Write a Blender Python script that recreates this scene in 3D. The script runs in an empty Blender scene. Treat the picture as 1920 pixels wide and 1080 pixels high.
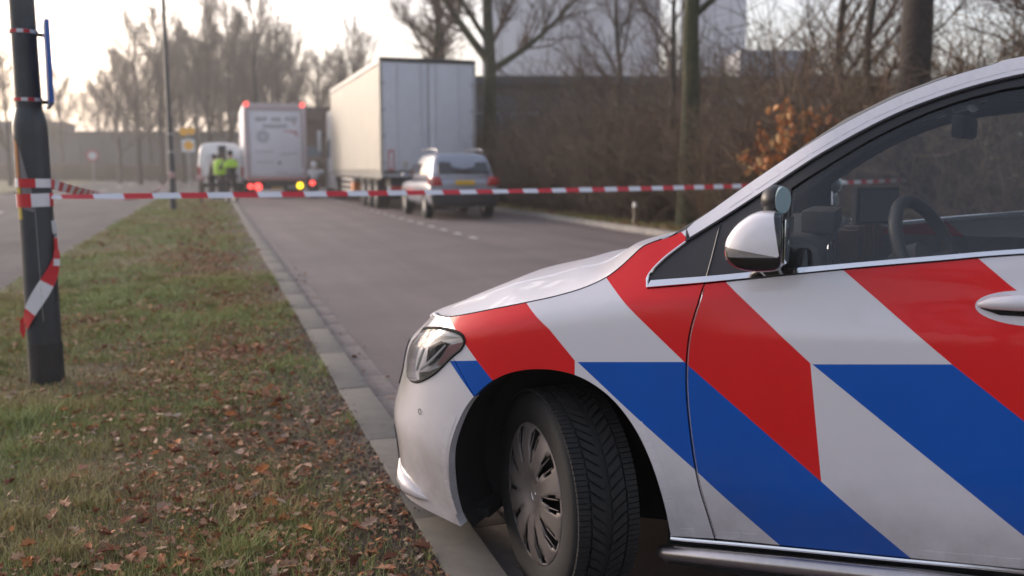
import bpy, bmesh, math, random
import numpy as np
from mathutils import Vector, Matrix
from mathutils.geometry import delaunay_2d_cdt

random.seed(7)
R = math.radians
SC = bpy.context.scene
COL = SC.collection

# ------------------------------------------------------------------ camera, sky, sun, exposure
EYE = 1.23
cd = bpy.data.cameras.new("camera")
cam = bpy.data.objects.new("camera", cd)
COL.objects.link(cam)
cam.location = (0, 0, EYE)
cam.rotation_euler = (R(90 - 7.5726), 0, R(-18.2046))
cd.sensor_width = 36.0
cd.lens = 1700 / 1920 * 36.0
cd.clip_start = 0.05
cd.clip_end = 2000
cd.dof.use_dof = True
cd.dof.focus_distance = 2.55
cd.dof.aperture_fstop = 2.3
SC.camera = cam

SUN_AZ, SUN_EL = R(-36), R(13)          # azimuth from +Y (road direction) towards +X; veiled low sun ahead on the left
w = bpy.data.worlds.new("World"); SC.world = w; w.use_nodes = True
nt = w.node_tree; nt.nodes.clear()
sky = nt.nodes.new("ShaderNodeTexSky"); sky.sky_type = 'NISHITA'; sky.sun_disc = False
sky.sun_elevation = SUN_EL; sky.sun_rotation = SUN_AZ
sky.air_density = 1.0; sky.dust_density = 4.0; sky.ozone_density = 2.0
hs = nt.nodes.new("ShaderNodeHueSaturation"); hs.inputs["Saturation"].default_value = 0.80
bg = nt.nodes.new("ShaderNodeBackground"); bg.inputs["Strength"].default_value = 0.15
wo = nt.nodes.new("ShaderNodeOutputWorld")
vt = nt.nodes.new("ShaderNodeMix"); vt.data_type = 'RGBA'; vt.blend_type = 'MULTIPLY'; vt.inputs[0].default_value = 1; vt.inputs[7].default_value = (1.085, 0.970, 0.935, 1)   # warm winter veil
nt.links.new(sky.outputs[0], hs.inputs["Color"]); ga = nt.nodes.new("ShaderNodeGamma"); ga.inputs[1].default_value = 0.78      # thin even cloud flattens the sky
nt.links.new(hs.outputs[0], ga.inputs[0]); nt.links.new(ga.outputs[0], vt.inputs[6]); nt.links.new(vt.outputs[2], bg.inputs[0]); nt.links.new(bg.outputs[0], wo.inputs[0])
sd = bpy.data.lights.new("sun", 'SUN'); sd.energy = 0.5; sd.angle = R(16); sd.color = (1.0, 0.91, 0.82)
sun = bpy.data.objects.new("sun", sd); COL.objects.link(sun)
sdir = Vector((math.sin(SUN_AZ) * math.cos(SUN_EL), math.cos(SUN_AZ) * math.cos(SUN_EL), math.sin(SUN_EL)))
sun.rotation_euler = sdir.to_track_quat('Z', 'Y').to_euler()
SC.view_settings.view_transform = 'Standard'; SC.view_settings.look = 'None'
SC.view_settings.gamma = 1.0; SC.view_settings.use_curve_mapping = False
SC.view_settings.exposure = 1.95
SC.cycles.use_denoising = True
SC.cycles.max_bounces = 8; SC.cycles.transparent_max_bounces = 16; SC.cycles.volume_bounces = 0

# ------------------------------------------------------------------ materials
MATS = {}
def mat(name, col=(0.5, 0.5, 0.5), rough=0.6, metal=0.0, coat=0.0, noise=None, bump=None, emit=None, spec=0.5, attr=None):
    """noise = (scale, amount, detail) colour variation; bump = (scale, strength, distance); attr = ramp of colours read with the 'rnd' attribute"""
    if name in MATS: return MATS[name]
    m = bpy.data.materials.new(name); m.use_nodes = True; t = m.node_tree
    b = t.nodes["Principled BSDF"]
    b.inputs["Base Color"].default_value = (*col, 1); b.inputs["Roughness"].default_value = rough
    b.inputs["Metallic"].default_value = metal; b.inputs["Coat Weight"].default_value = coat
    b.inputs["Coat Roughness"].default_value = 0.04; b.inputs["Specular IOR Level"].default_value = spec
    tc = t.nodes.new("ShaderNodeTexCoord")
    last = None
    if attr:
        a = t.nodes.new("ShaderNodeAttribute"); a.attribute_name = "rnd"
        r = t.nodes.new("ShaderNodeValToRGB"); r.color_ramp.interpolation = 'LINEAR'
        while len(r.color_ramp.elements) < len(attr): r.color_ramp.elements.new(0.5)
        for i, c in enumerate(attr):
            r.color_ramp.elements[i].position = i / (len(attr) - 1); r.color_ramp.elements[i].color = (*c, 1)
        t.links.new(a.outputs["Fac"], r.inputs[0]); last = r.outputs[0]
    if noise:
        n = t.nodes.new("ShaderNodeTexNoise"); n.inputs["Scale"].default_value = noise[0]; n.inputs["Detail"].default_value = noise[2] if len(noise) > 2 else 6
        n.inputs["Roughness"].default_value = 0.62
        mr = t.nodes.new("ShaderNodeMapRange"); mr.inputs[1].default_value = 0.25; mr.inputs[2].default_value = 0.75
        mr.inputs[3].default_value = 1 - noise[1]; mr.inputs[4].default_value = 1 + noise[1]
        mx = t.nodes.new("ShaderNodeMix"); mx.data_type = 'RGBA'; mx.blend_type = 'MULTIPLY'; mx.inputs[0].default_value = 1
        if last: t.links.new(last, mx.inputs[6])
        else: mx.inputs[6].default_value = (*col, 1)
        t.links.new(tc.outputs["Object"], n.inputs["Vector"]); t.links.new(n.outputs["Fac"], mr.inputs[0]); t.links.new(mr.outputs[0], mx.inputs[7]); last = mx.outputs[2]
    if last: t.links.new(last, b.inputs["Base Color"])
    if bump:
        n = t.nodes.new("ShaderNodeTexNoise"); n.inputs["Scale"].default_value = bump[0]; n.inputs["Detail"].default_value = 5
        bp = t.nodes.new("ShaderNodeBump"); bp.inputs["Strength"].default_value = bump[1]; bp.inputs["Distance"].default_value = bump[2]
        t.links.new(tc.outputs["Object"], n.inputs["Vector"]); t.links.new(n.outputs["Fac"], bp.inputs["Height"]); t.links.new(bp.outputs[0], b.inputs["Normal"])
    if emit:
        b.inputs["Emission Color"].default_value = (*emit[:3], 1); b.inputs["Emission Strength"].default_value = emit[3]
    MATS[name] = m
    return m

def glass_mat(name, tint, ior=1.5, mult=1.6):
    m = bpy.data.materials.new(name); m.use_nodes = True; t = m.node_tree; t.nodes.clear()
    o = t.nodes.new("ShaderNodeOutputMaterial"); mx = t.nodes.new("ShaderNodeMixShader")
    tr = t.nodes.new("ShaderNodeBsdfTransparent"); tr.inputs[0].default_value = (*tint, 1)
    gl = t.nodes.new("ShaderNodeBsdfGlossy"); gl.inputs["Roughness"].default_value = 0.0
    fr = t.nodes.new("ShaderNodeFresnel"); fr.inputs[0].default_value = ior
    ma = t.nodes.new("ShaderNodeMath"); ma.operation = 'MULTIPLY'; ma.inputs[1].default_value = mult; ma.use_clamp = True
    t.links.new(fr.outputs[0], ma.inputs[0]); t.links.new(ma.outputs[0], mx.inputs[0]); t.links.new(tr.outputs[0], mx.inputs[1]); t.links.new(gl.outputs[0], mx.inputs[2]); t.links.new(mx.outputs[0], o.inputs[0])
    MATS[name] = m
    return m

def two_tone(name, a, b, scale, lo, hi, rough=0.9, bump=None, c=None, scale2=40, spec=0.3):
    """ground-like material: two colours in noise patches, a third in fine speckle"""
    m = mat(name, a, rough, spec=spec, bump=bump); t = m.node_tree; bs = t.nodes["Principled BSDF"]
    tc = t.nodes.new("ShaderNodeTexCoord")
    n = t.nodes.new("ShaderNodeTexNoise"); n.inputs["Scale"].default_value = scale; n.inputs["Detail"].default_value = 8; n.inputs["Roughness"].default_value = 0.65
    mr = t.nodes.new("ShaderNodeMapRange"); mr.inputs[1].default_value = lo; mr.inputs[2].default_value = hi
    mx = t.nodes.new("ShaderNodeMix"); mx.data_type = 'RGBA'; mx.inputs[6].default_value = (*a, 1); mx.inputs[7].default_value = (*b, 1)
    t.links.new(tc.outputs["Object"], n.inputs["Vector"]); t.links.new(n.outputs["Fac"], mr.inputs[0]); t.links.new(mr.outputs[0], mx.inputs[0])
    out = mx.outputs[2]
    if c:
        n2 = t.nodes.new("ShaderNodeTexNoise"); n2.inputs["Scale"].default_value = scale2; n2.inputs["Detail"].default_value = 6; n2.inputs["Roughness"].default_value = 0.7
        m2 = t.nodes.new("ShaderNodeMapRange"); m2.inputs[1].default_value = 0.5; m2.inputs[2].default_value = 0.72
        x2 = t.nodes.new("ShaderNodeMix"); x2.data_type = 'RGBA'; x2.inputs[7].default_value = (*c, 1)
        t.links.new(tc.outputs["Object"], n2.inputs["Vector"]); t.links.new(n2.outputs["Fac"], m2.inputs[0]); t.links.new(m2.outputs[0], x2.inputs[0]); t.links.new(out, x2.inputs[6]); out = x2.outputs[2]
    t.links.new(out, bs.inputs["Base Color"])
    return m

# ------------------------------------------------------------------ mesh helpers
def tag(o, label=None, cat=None, group=None, kind=None):
    if label: o["label"] = label
    if cat: o["category"] = cat
    if group: o["group"] = group
    if kind: o["kind"] = kind
    return o
def empty(name, loc=(0, 0, 0), rz=0.0, parent=None):
    o = bpy.data.objects.new(name, None); COL.objects.link(o); o.location = loc; o.rotation_euler = (0, 0, rz); o.empty_display_size = 0.2
    if parent: o.parent = parent
    return o
def link(name, me, parent=None):
    o = bpy.data.objects.new(name, me); COL.objects.link(o)
    if parent: o.parent = parent
    return o
def rot2(x, y, a): return x * math.cos(a) - y * math.sin(a), x * math.sin(a) + y * math.cos(a)

class MB:
    """collects shapes; build() links them as one mesh object"""
    def __init__(s): s.v = []; s.f = []; s.m = []; s.r = []
    def add(s, vs, fs, mi=0, rnd=None):
        k = len(s.v); s.v += [tuple(p) for p in vs]; s.f += [tuple(i + k for i in f) for f in fs]; s.m += [mi] * len(fs)
        if rnd is not None: s.r += [rnd] * len(vs)
        return s
    def box(s, c, d, mi=0, rz=0, ry=0, rx=0):
        M = Matrix.Translation(c) @ Matrix.Rotation(rz, 4, 'Z') @ Matrix.Rotation(ry, 4, 'Y') @ Matrix.Rotation(rx, 4, 'X')
        vs = [M @ Vector((x * d[0] / 2, y * d[1] / 2, z * d[2] / 2)) for z in (-1, 1) for y in (-1, 1) for x in (-1, 1)]
        return s.add(vs, [(0, 2, 3, 1), (4, 5, 7, 6), (0, 1, 5, 4), (2, 6, 7, 3), (0, 4, 6, 2), (1, 3, 7, 5)], mi)
    def tube(s, pts, rad, n=8, mi=0, cap=True, rnd=None):
        pts = [Vector(p) for p in pts]
        if not hasattr(rad, '__len__'): rad = [rad] * len(pts)
        vs = []; ref = None
        for i, p in enumerate(pts):
            t = (pts[min(i + 1, len(pts) - 1)] - pts[max(i - 1, 0)]); t.normalize()
            if ref is None: ref = t.orthogonal().normalized()
            u = (ref - t * ref.dot(t)); u = u.normalized() if u.length > 1e-6 else t.orthogonal().normalized(); ref = u; q = t.cross(u)
            for k in range(n):
                a = 2 * math.pi * k / n; vs.append(p + (u * math.cos(a) + q * math.sin(a)) * rad[i])
        fs = [(i * n + k, i * n + (k + 1) % n, (i + 1) * n + (k + 1) % n, (i + 1) * n + k) for i in range(len(pts) - 1) for k in range(n)]
        if cap: fs += [tuple(range(n - 1, -1, -1)), tuple(range((len(pts) - 1) * n, len(pts) * n))]
        return s.add(vs, fs, mi, rnd)
    def cyl(s, a, b, r, n=16, mi=0, r2=None): return s.tube([a, b], [r, r if r2 is None else r2], n, mi)
    def lathe(s, prof, c=(0, 0, 0), n=32, mi=0, axis='Z', close=False):
        """prof = list of (radius, along)"""
        vs = []
        for i in range(n):
            a = 2 * math.pi * i / n
            for r, h in prof:
                x, y = r * math.cos(a), r * math.sin(a)
                p = (x, y, h) if axis == 'Z' else ((x, h, y) if axis == 'Y' else (h, x, y))
                vs.append((p[0] + c[0], p[1] + c[1], p[2] + c[2]))
        k = len(prof)
        fs = [(i * k + j, ((i + 1) % n) * k + j, ((i + 1) % n) * k + j + 1, i * k + j + 1) for i in range(n) for j in range(k - 1)]
        return s.add(vs, fs, mi)
    def ell(s, c, r, n=14, m=10, mi=0, rz=0):
        vs = []; fs = []
        for j in range(m + 1):
            t = math.pi * j / m
            for i in range(n):
                a = 2 * math.pi * i / n; x, y = rot2(r[0] * math.sin(t) * math.cos(a), r[1] * math.sin(t) * math.sin(a), rz)
                vs.append((c[0] + x, c[1] + y, c[2] + r[2] * math.cos(t)))
        for j in range(m):
            for i in range(n): fs.append((j * n + i, (j + 1) * n + i, (j + 1) * n + (i + 1) % n, j * n + (i + 1) % n))
        return s.add(vs, fs, mi)
    def prism(s, poly, h0, h1, plane='XY', mi=0):
        """poly (2-D) extruded from h0 to h1 along the third axis"""
        def P(a, b, h): return (a, b, h) if plane == 'XY' else ((a, h, b) if plane == 'XZ' else (h, a, b))
        n = len(poly); vs = [P(a, b, h0) for a, b in poly] + [P(a, b, h1) for a, b in poly]
        fs = [tuple(range(n - 1, -1, -1)), tuple(range(n, 2 * n))] + [(i, (i + 1) % n, n + (i + 1) % n, n + i) for i in range(n)]
        return s.add(vs, fs, mi)
    def taper(s, b, t, mi=0):
        """b, t = (x0, x1, y0, y1, z): tapered block from rectangle b to rectangle t"""
        vs = [(b[i], b[j], b[4]) for i, j in ((0, 2), (1, 2), (1, 3), (0, 3))] + [(t[i], t[j], t[4]) for i, j in ((0, 2), (1, 2), (1, 3), (0, 3))]
        return s.add(vs, [(3, 2, 1, 0), (4, 5, 6, 7), (0, 1, 5, 4), (1, 2, 6, 5), (2, 3, 7, 6), (3, 0, 4, 7)], mi)
    def build(s, name, mats, parent=None, smooth=False, bevel=0.0, seg=2, fix=True, sub=0):
        me = bpy.data.meshes.new(name); me.from_pydata([tuple(p) for p in s.v], [], s.f)
        mats = mats if isinstance(mats, (list, tuple)) else [mats]
        for m in mats: me.materials.append(m)
        me.polygons.foreach_set("material_index", s.m)
        if s.r:
            a = me.attributes.new("rnd", 'FLOAT', 'POINT'); a.data.foreach_set("value", s.r)
        if fix or bevel:
            bm = bmesh.new(); bm.from_mesh(me)
            if fix: bmesh.ops.recalc_face_normals(bm, faces=bm.faces)
            if bevel: bmesh.ops.bevel(bm, geom=[e for e in bm.edges if e.calc_face_angle(0) > 0.35], offset=bevel, segments=seg, profile=0.6, affect='EDGES', clamp_overlap=True)
            bm.to_mesh(me); bm.free()
        if smooth or bevel:
            me.polygons.foreach_set("use_smooth", [True] * len(me.polygons))
            me.set_sharp_from_angle(angle=R(42))
        o = link(name, me, parent)
        if sub:
            md = o.modifiers.new("s", 'SUBSURF'); md.levels = sub; md.render_levels = sub
        return o

def copy_tree(o, parent=None):
    c = o.copy(); COL.objects.link(c); c.parent = parent
    for ch in [k for k in o.children]: copy_tree(ch, c)
    return c
# ------------------------------------------------------------------ the setting
ROAD_Z = -0.06
M_soil = two_tone("field_ground", (0.11, 0.12, 0.05), (0.12, 0.10, 0.06), 0.6, 0.35, 0.65)
M_asphalt = two_tone("asphalt", (0.138, 0.108, 0.104), (0.113, 0.088, 0.085), 0.9, 0.35, 0.7, rough=0.72, bump=(260, 0.35, 0.004), c=(0.17, 0.138, 0.132), scale2=140, spec=0.35)
M_asphalt2 = two_tone("worn_asphalt", (0.135, 0.125, 0.122), (0.11, 0.102, 0.10), 0.5, 0.35, 0.7, rough=1.0, bump=(240, 0.3, 0.004), c=(0.15, 0.142, 0.138), scale2=120, spec=0.08)
M_verge = two_tone("verge_soil", (0.125, 0.115, 0.048), (0.115, 0.08, 0.05), 1.1, 0.38, 0.62, rough=0.95, bump=(60, 0.8, 0.02), c=(0.075, 0.062, 0.038), scale2=45)
def worn_edge(m):      # trodden bare soil along the kerb side of the strip (object X)
    t = m.node_tree; bs = t.nodes["Principled BSDF"]; src = bs.inputs["Base Color"].links[0].from_socket
    tc = t.nodes.new("ShaderNodeTexCoord"); sx = t.nodes.new("ShaderNodeSeparateXYZ"); n = t.nodes.new("ShaderNodeTexNoise"); n.inputs["Scale"].default_value = 3.5; n.inputs["Detail"].default_value = 7
    ad = t.nodes.new("ShaderNodeMath"); ad.operation = 'ADD'; mu = t.nodes.new("ShaderNodeMath"); mu.operation = 'MULTIPLY'; mu.inputs[1].default_value = 0.9
    mr = t.nodes.new("ShaderNodeMapRange"); mr.inputs[1].default_value = 0.62; mr.inputs[2].default_value = 0.86
    mx = t.nodes.new("ShaderNodeMix"); mx.data_type = 'RGBA'; mx.inputs[7].default_value = (0.115, 0.086, 0.066, 1)
    t.links.new(tc.outputs["Object"], sx.inputs[0]); t.links.new(tc.outputs["Object"], n.inputs["Vector"]); t.links.new(n.outputs["Fac"], mu.inputs[0]); t.links.new(sx.outputs[0], ad.inputs[0]); t.links.new(mu.outputs[0], ad.inputs[1])
    t.links.new(ad.outputs[0], mr.inputs[0]); t.links.new(mr.outputs[0], mx.inputs[0]); t.links.new(src, mx.inputs[6]); t.links.new(mx.outputs[2], bs.inputs["Base Color"])
worn_edge(M_verge)
M_dirt = two_tone("hedge_soil", (0.13, 0.085, 0.05), (0.15, 0.12, 0.06), 1.3, 0.4, 0.62, rough=0.95, bump=(50, 0.8, 0.03), c=(0.16, 0.075, 0.03), scale2=25)
M_kerb = mat("kerb_concrete", (0.130, 0.119, 0.106), 0.85, noise=(9, 0.22, 8), bump=(180, 0.3, 0.003))
M_gutter = mat("gutter_concrete", (0.185, 0.152, 0.138), 0.85, noise=(14, 0.3, 8), bump=(160, 0.35, 0.004))
M_paint = mat("road_paint", (0.46, 0.45, 0.44), 0.7, noise=(18, 0.25, 6))

def sheet(name, x0, x1, y0, y1, z, m):
    return tag(MB().add([(x0, y0, z), (x1, y0, z), (x1, y1, z), (x0, y1, z)], [(0, 1, 2, 3)]).build(name, m, fix=False), kind="structure")
def streaks(m, amt=.16):      # tyre-polished tracks and stains drawn out along the road
    t = m.node_tree; bs = t.nodes["Principled BSDF"]; src = bs.inputs["Base Color"].links[0].from_socket
    tc = t.nodes.new("ShaderNodeTexCoord"); out = src
    for scl, sc_ in (((1.1, .05, 1), 1.6), ((.35, .22, 1), 2.2)):
        mp = t.nodes.new("ShaderNodeMapping"); mp.inputs["Scale"].default_value = scl; n = t.nodes.new("ShaderNodeTexNoise"); n.inputs["Scale"].default_value = sc_; n.inputs["Detail"].default_value = 8; n.inputs["Roughness"].default_value = .6
        mr = t.nodes.new("ShaderNodeMapRange"); mr.inputs[1].default_value = .3; mr.inputs[2].default_value = .7; mr.inputs[3].default_value = 1 - amt; mr.inputs[4].default_value = 1 + amt
        mx = t.nodes.new("ShaderNodeMix"); mx.data_type = 'RGBA'; mx.blend_type = 'MULTIPLY'; mx.inputs[0].default_value = 1
        t.links.new(tc.outputs["Object"], mp.inputs[0]); t.links.new(mp.outputs[0], n.inputs["Vector"]); t.links.new(n.outputs["Fac"], mr.inputs[0]); t.links.new(out, mx.inputs[6]); t.links.new(mr.outputs[0], mx.inputs[7]); out = mx.outputs[2]
    t.links.new(out, bs.inputs["Base Color"])
streaks(M_asphalt); streaks(M_asphalt2, .12)
sheet("ground", -700, 700, -300, 1100, -0.12, M_soil)
sheet("road", 0.70, 8.1, -30, 140, ROAD_Z, M_asphalt)
sheet("cross_road", -2.3, 0.75, 45.5, 140, ROAD_Z + 0.004, M_asphalt2)
sheet("left_road", -9.2, -2.02, -30, 140, -0.024, M_asphalt2)
# markings
def lines(name, rects, z, label=None):
    b = MB()
    for x0, x1, y0, y1 in rects: b.add([(x0, y0, z), (x1, y0, z), (x1, y1, z), (x0, y1, z)], [(0, 1, 2, 3)])
    return tag(b.build(name, M_paint, fix=False), kind="structure")
lines("parking_lane_marking", [(4.50, 4.62, y, y + 0.42) for y in np.arange(15.95, 40, 1.13)], ROAD_Z + 0.004)
lines("lane_line_marking", [(-5.75, -5.6, y, y + 3.0) for y in np.arange(8, 120, 9.0)] + [(-8.9, -8.78, -20, 120)], -0.020)

# verge: the grass strip between the two roads
def lump(x, y):
    return (0.012 * np.sin(2.1 * x + 0.7 * y) + 0.010 * np.sin(1.3 * y - 2.6 * x + 1) + 0.006 * np.sin(7.1 * x + 5.3 * y) + 0.005 * np.sin(9.7 * y - 6.1 * x)) * np.clip((x + 2.05) / 0.3, 0, 1) * np.clip((0.65 - x) / 0.2, 0, 1)
def grid_sheet(name, xs, ys, zf, m):
    X, Y = np.meshgrid(xs, ys, indexing='ij'); Z = zf(X, Y); n, k = X.shape
    vs = np.stack([X, Y, Z], -1).reshape(-1, 3)
    fs = [(i * k + j, (i + 1) * k + j, (i + 1) * k + j + 1, i * k + j + 1) for i in range(n - 1) for j in range(k - 1)]
    b = MB(); b.v = [tuple(map(float, p)) for p in vs]; b.f = fs; b.m = [0] * len(fs)
    return tag(b.build(name, m, smooth=True, fix=False), kind="structure")
verge = grid_sheet("verge", np.concatenate([[-2.10], np.arange(-2.05, 0.66, 0.09), [0.655]]), np.concatenate([np.arange(-6, 12, 0.1), np.arange(12, 45.6, 0.5)]),
                   lambda X, Y: np.where(X < -2.06, -0.05, -0.004 + lump(X, Y)), M_verge)
hedge_bed = grid_sheet("hedge_verge", np.concatenate([np.arange(8.14, 12, 0.3), np.arange(12, 60, 6.0)]), np.arange(-20, 140, 0.8),
                       lambda X, Y: 0.0 + 0.05 * np.clip((X - 8.15) / 2, 0, 3) + 0.03 * np.sin(1.7 * X + 0.9 * Y) * np.clip((X - 8.2) / 1, 0, 1), M_dirt)
far_verge = grid_sheet("left_verge", np.concatenate([np.arange(-60, -12, 6.0), np.arange(-12, -9.1, 0.5)]), np.arange(-20, 140, 2.0), lambda X, Y: 0.0 + 0.02 * np.sin(X + Y * 0.7), M_soil)

# kerbs, stone by stone
def kerb(name, x0, w, z_top, ys, ye, y_far, M_kerb=M_kerb):
    root = tag(MB().box((x0 + w / 2, (ye + y_far) / 2, z_top - 0.15), (w, y_far - ye, 0.3)).build(name, M_kerb), kind="structure")
    base = MB().box((0, 0, -0.15), (w, 0.998, 0.30)).build("kerb_stone", M_kerb, root, bevel=0.006)
    y = ys; first = True
    while y < ye - 0.01:
        o = base if first else base.copy()
        if not first: COL.objects.link(o); o.parent = root
        first = False
        o.location = (x0 + w / 2 + random.uniform(-.003, .003), y + 0.5, z_top + random.uniform(-.004, .004)); o.rotation_euler = (0, random.uniform(-.01, .01), random.uniform(-.003, .003)); y += 1.0
    return root
kerb("kerb", 0.628, 0.172, 0.006, -2, 30, 45.5)
kerb("right_kerb", 8.0, 0.16, 0.05, 4, 34, 120, mat("kerb_pale", (0.27, 0.255, 0.235), 0.85, noise=(9, 0.22, 8), bump=(180, 0.3, 0.003)))
gut = tag(MB().box((0.885, 60, ROAD_Z - 0.05), (0.17, 92, 0.106)).build("gutter", M_gutter), kind="structure")
slab = MB().box((0, 0, -0.05), (0.17, 0.494, 0.112)).build("gutter_slab", M_gutter, gut, bevel=0.006)
for i in range(32):
    o = slab if i == 0 else slab.copy()
    if i: COL.objects.link(o); o.parent = gut
    o.location = (0.885 + random.uniform(-.002, .002), -1.75 + 0.5 * i, ROAD_Z + random.uniform(0, .004)); o.rotation_euler = (random.uniform(-.004, .004), random.uniform(-.008, .008), 0)

# ------------------------------------------------------------------ grass and leaves
rng = np.random.default_rng(3)
M_grass = mat("grass_blade", rough=0.75, spec=0.25, attr=[(0.35, 0.28, 0.13), (0.31, 0.28, 0.10), (0.23, 0.245, 0.08), (0.235, 0.28, 0.088), (0.32, 0.34, 0.14)])
M_leaf = mat("dead_leaf", rough=0.7, spec=0.3, attr=[(0.13, 0.055, 0.034), (0.26, 0.095, 0.046), (0.30, 0.145, 0.080), (0.40, 0.28, 0.19), (0.42, 0.15, 0.045), (0.32, 0.25, 0.20)])
def patch(x, y):     # slow noise for where grass is thick
    return 0.5 + 0.25 * np.sin(1.9 * x + 0.8 * y + 1) + 0.25 * np.sin(2.7 * y - 1.4 * x) + 0.2 * np.sin(5.3 * x + 3.1 * y) * np.sin(4.1 * y - 2)
def blades(name, n, x0, x1, y0, y1, h, wd, keep, zf, label, far=0.0, clump=0):
    x = rng.uniform(x0, x1, n); u = rng.uniform(0, 1, n); y = y0 + (y1 - y0) * (u ** (1 + far))
    if clump:
        cx, cy, cr = rng.uniform(x0, x1, clump), y0 + (y1 - y0) * rng.uniform(0, 1, clump) ** (1 + far), rng.uniform(.03, .11, clump); ci = rng.integers(0, clump, n)
        x = np.clip(cx[ci] + rng.normal(0, 1, n) * cr[ci] * 1.3, x0, x1); y = cy[ci] + rng.normal(0, 1, n) * cr[ci]
    k = rng.uniform(0, 1, n) < keep(x, y); x, y = x[k], y[k]; n = len(x)
    d = np.hypot(x, y); hh = h * rng.uniform(0.45, 1.25, n) * (0.7 + 0.6 * patch(x, y)); a = rng.uniform(0, 2 * math.pi, n); ln = rng.uniform(0.2, 1.1, n) * hh
    w2 = wd * rng.uniform(0.6, 1.3, n) * np.clip(d / 5, 0.8, 5); b = a + math.pi / 2 + rng.uniform(-.6, .6, n); z = zf(x, y)
    P = np.zeros((n, 5, 3))
    P[:, 0] = np.stack([x - w2 * np.cos(b), y - w2 * np.sin(b), z - .004], -1); P[:, 1] = np.stack([x + w2 * np.cos(b), y + w2 * np.sin(b), z - .004], -1)
    mx, my = x + 0.35 * ln * np.cos(a), y + 0.35 * ln * np.sin(a)
    P[:, 2] = np.stack([mx + .7 * w2 * np.cos(b), my + .7 * w2 * np.sin(b), z + .62 * hh], -1); P[:, 3] = np.stack([mx - .7 * w2 * np.cos(b), my - .7 * w2 * np.sin(b), z + .62 * hh], -1)
    P[:, 4] = np.stack([x + ln * np.cos(a), y + ln * np.sin(a), z + hh * .95], -1)
    i = np.arange(n)[:, None] * 5
    q = (i + np.array([[0, 1, 2, 3]])).reshape(-1); tt = (i + np.array([[3, 2, 4]])).reshape(-1)
    me = bpy.data.meshes.new(name); me.vertices.add(n * 5); me.vertices.foreach_set("co", P.reshape(-1))
    me.loops.add(n * 7); me.loops.foreach_set("vertex_index", np.concatenate([q, tt]).astype(np.int32))
    me.polygons.add(n * 2); me.polygons.foreach_set("loop_start", np.concatenate([np.arange(n) * 4, n * 4 + np.arange(n) * 3]).astype(np.int32))
    me.update(calc_edges=True); me.validate()
    r = np.clip((patch(x * 1.3 + 4, y) - .5) * 1.2 + .5 + .22 * np.sin(11 * x + 3 * y) * np.sin(8 * y - 5 * x) + rng.normal(0, 0.24, n), 0, 1)
    at = me.attributes.new("rnd", 'FLOAT', 'POINT'); at.data.foreach_set("value", np.repeat(r, 5).astype(np.float32))
    me.materials.append(M_grass)
    return tag(link(name, me), label, "grass", kind="stuff")
zv = lambda x, y: -0.004 + lump(x, y)
keep_v = lambda x, y: np.clip(0.25 + 0.9 * patch(x, y), 0.08, 1) * np.where(x > 0.30, np.clip(1 - (x - 0.30) / 0.34, 0.10, 1), 1) * np.where((x > -0.35) & (x < 0.4), 0.72, 1)
blades("grass", 250000, -2.07, 0.625, 1.5, 9.5, 0.029, 0.0017, keep_v, zv, "short winter grass growing on the strip between kerb and left road", far=0.45)
blades("grass_tufts", 60000, -2.0, 0.60, 1.7, 11, 0.056, 0.0019, lambda x, y: np.where(x > .3, .35, .9), zv, "longer green grass tufts dotted over the near strip", far=0.4, clump=230)
blades("grass", 60000, -2.07, 0.625, 9.5, 45, 0.045, 0.0022, keep_v, zv, "thin grass on the far length of the strip beyond the lamp post", far=0.5)
blades("grass", 22000, 8.2, 9.6, 10, 34, 0.07, 0.003, lambda x, y: np.clip(1.1 - (x - 8.2) / 1.4, 0, 1) * 0.8, lambda x, y: 0.05 * np.clip((x - 8.15) / 2, 0, 3) + 0 * x, "rough grass along the foot of the hedge", far=0.3)

LEAF = [(0, -.5), (.10, -.36), (.26, -.30), (.17, -.16), (.36, -.04), (.20, .08), (.30, .24), (.12, .30), (0, .5), (-.12, .30), (-.30, .24), (-.20, .08), (-.36, -.04), (-.17, -.16), (-.26, -.30), (-.10, -.36)]
def leaf_verts(sz, curl, seed):
    rr = random.Random(seed); vs = [(0, 0, curl * sz * rr.uniform(-.2, .1))]
    for a, b in LEAF:
        a *= rr.uniform(.75, 1.2); b *= rr.uniform(.9, 1.1)
        vs.append((a * sz * .85, b * sz, sz * curl * (abs(a) * 1.1 * rr.uniform(.4, 1.3) + .4 * b * b * rr.uniform(-.5, 1.2))))
    return vs, [(0, 1 + i, 1 + (i + 1) % len(LEAF)) for i in range(len(LEAF))]
def leaf_stuff(name, pts, size, label, parent=None, zf=zv, lift=0.012):
    b = MB()
    for x, y in pts:
        sz = size * random.uniform(.6, 1.25); vs, fs = leaf_verts(sz, random.uniform(-.2, 1.3), random.random())
        M = Matrix.Translation((x, y, float(zf(np.float64(x), np.float64(y))) + random.uniform(.004, .004 + lift * 1.6))) @ Matrix.Rotation(random.uniform(0, 6.28), 4, 'Z') @ Matrix.Rotation(random.gauss(0, .26), 4, 'X') @ Matrix.Rotation(random.gauss(0, .26), 4, 'Y')
        b.add([M @ Vector(v) for v in vs], fs, 0, random.random())
    o = b.build(name, M_leaf, parent, fix=False, smooth=True)
    return tag(o, label, None if parent else "leaves", kind="stuff")
def leaf_density(x, y):
    return np.clip(0.10 + 0.75 * np.exp(-((x - 0.12 + 0.02 * y) / 0.42) ** 2) * (0.55 + 0.9 * patch(x + 3, y * .8)) + 0.35 * np.clip(patch(2 * x, 1.3 * y + 2) - .55, 0, 1), 0, 1)
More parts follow.
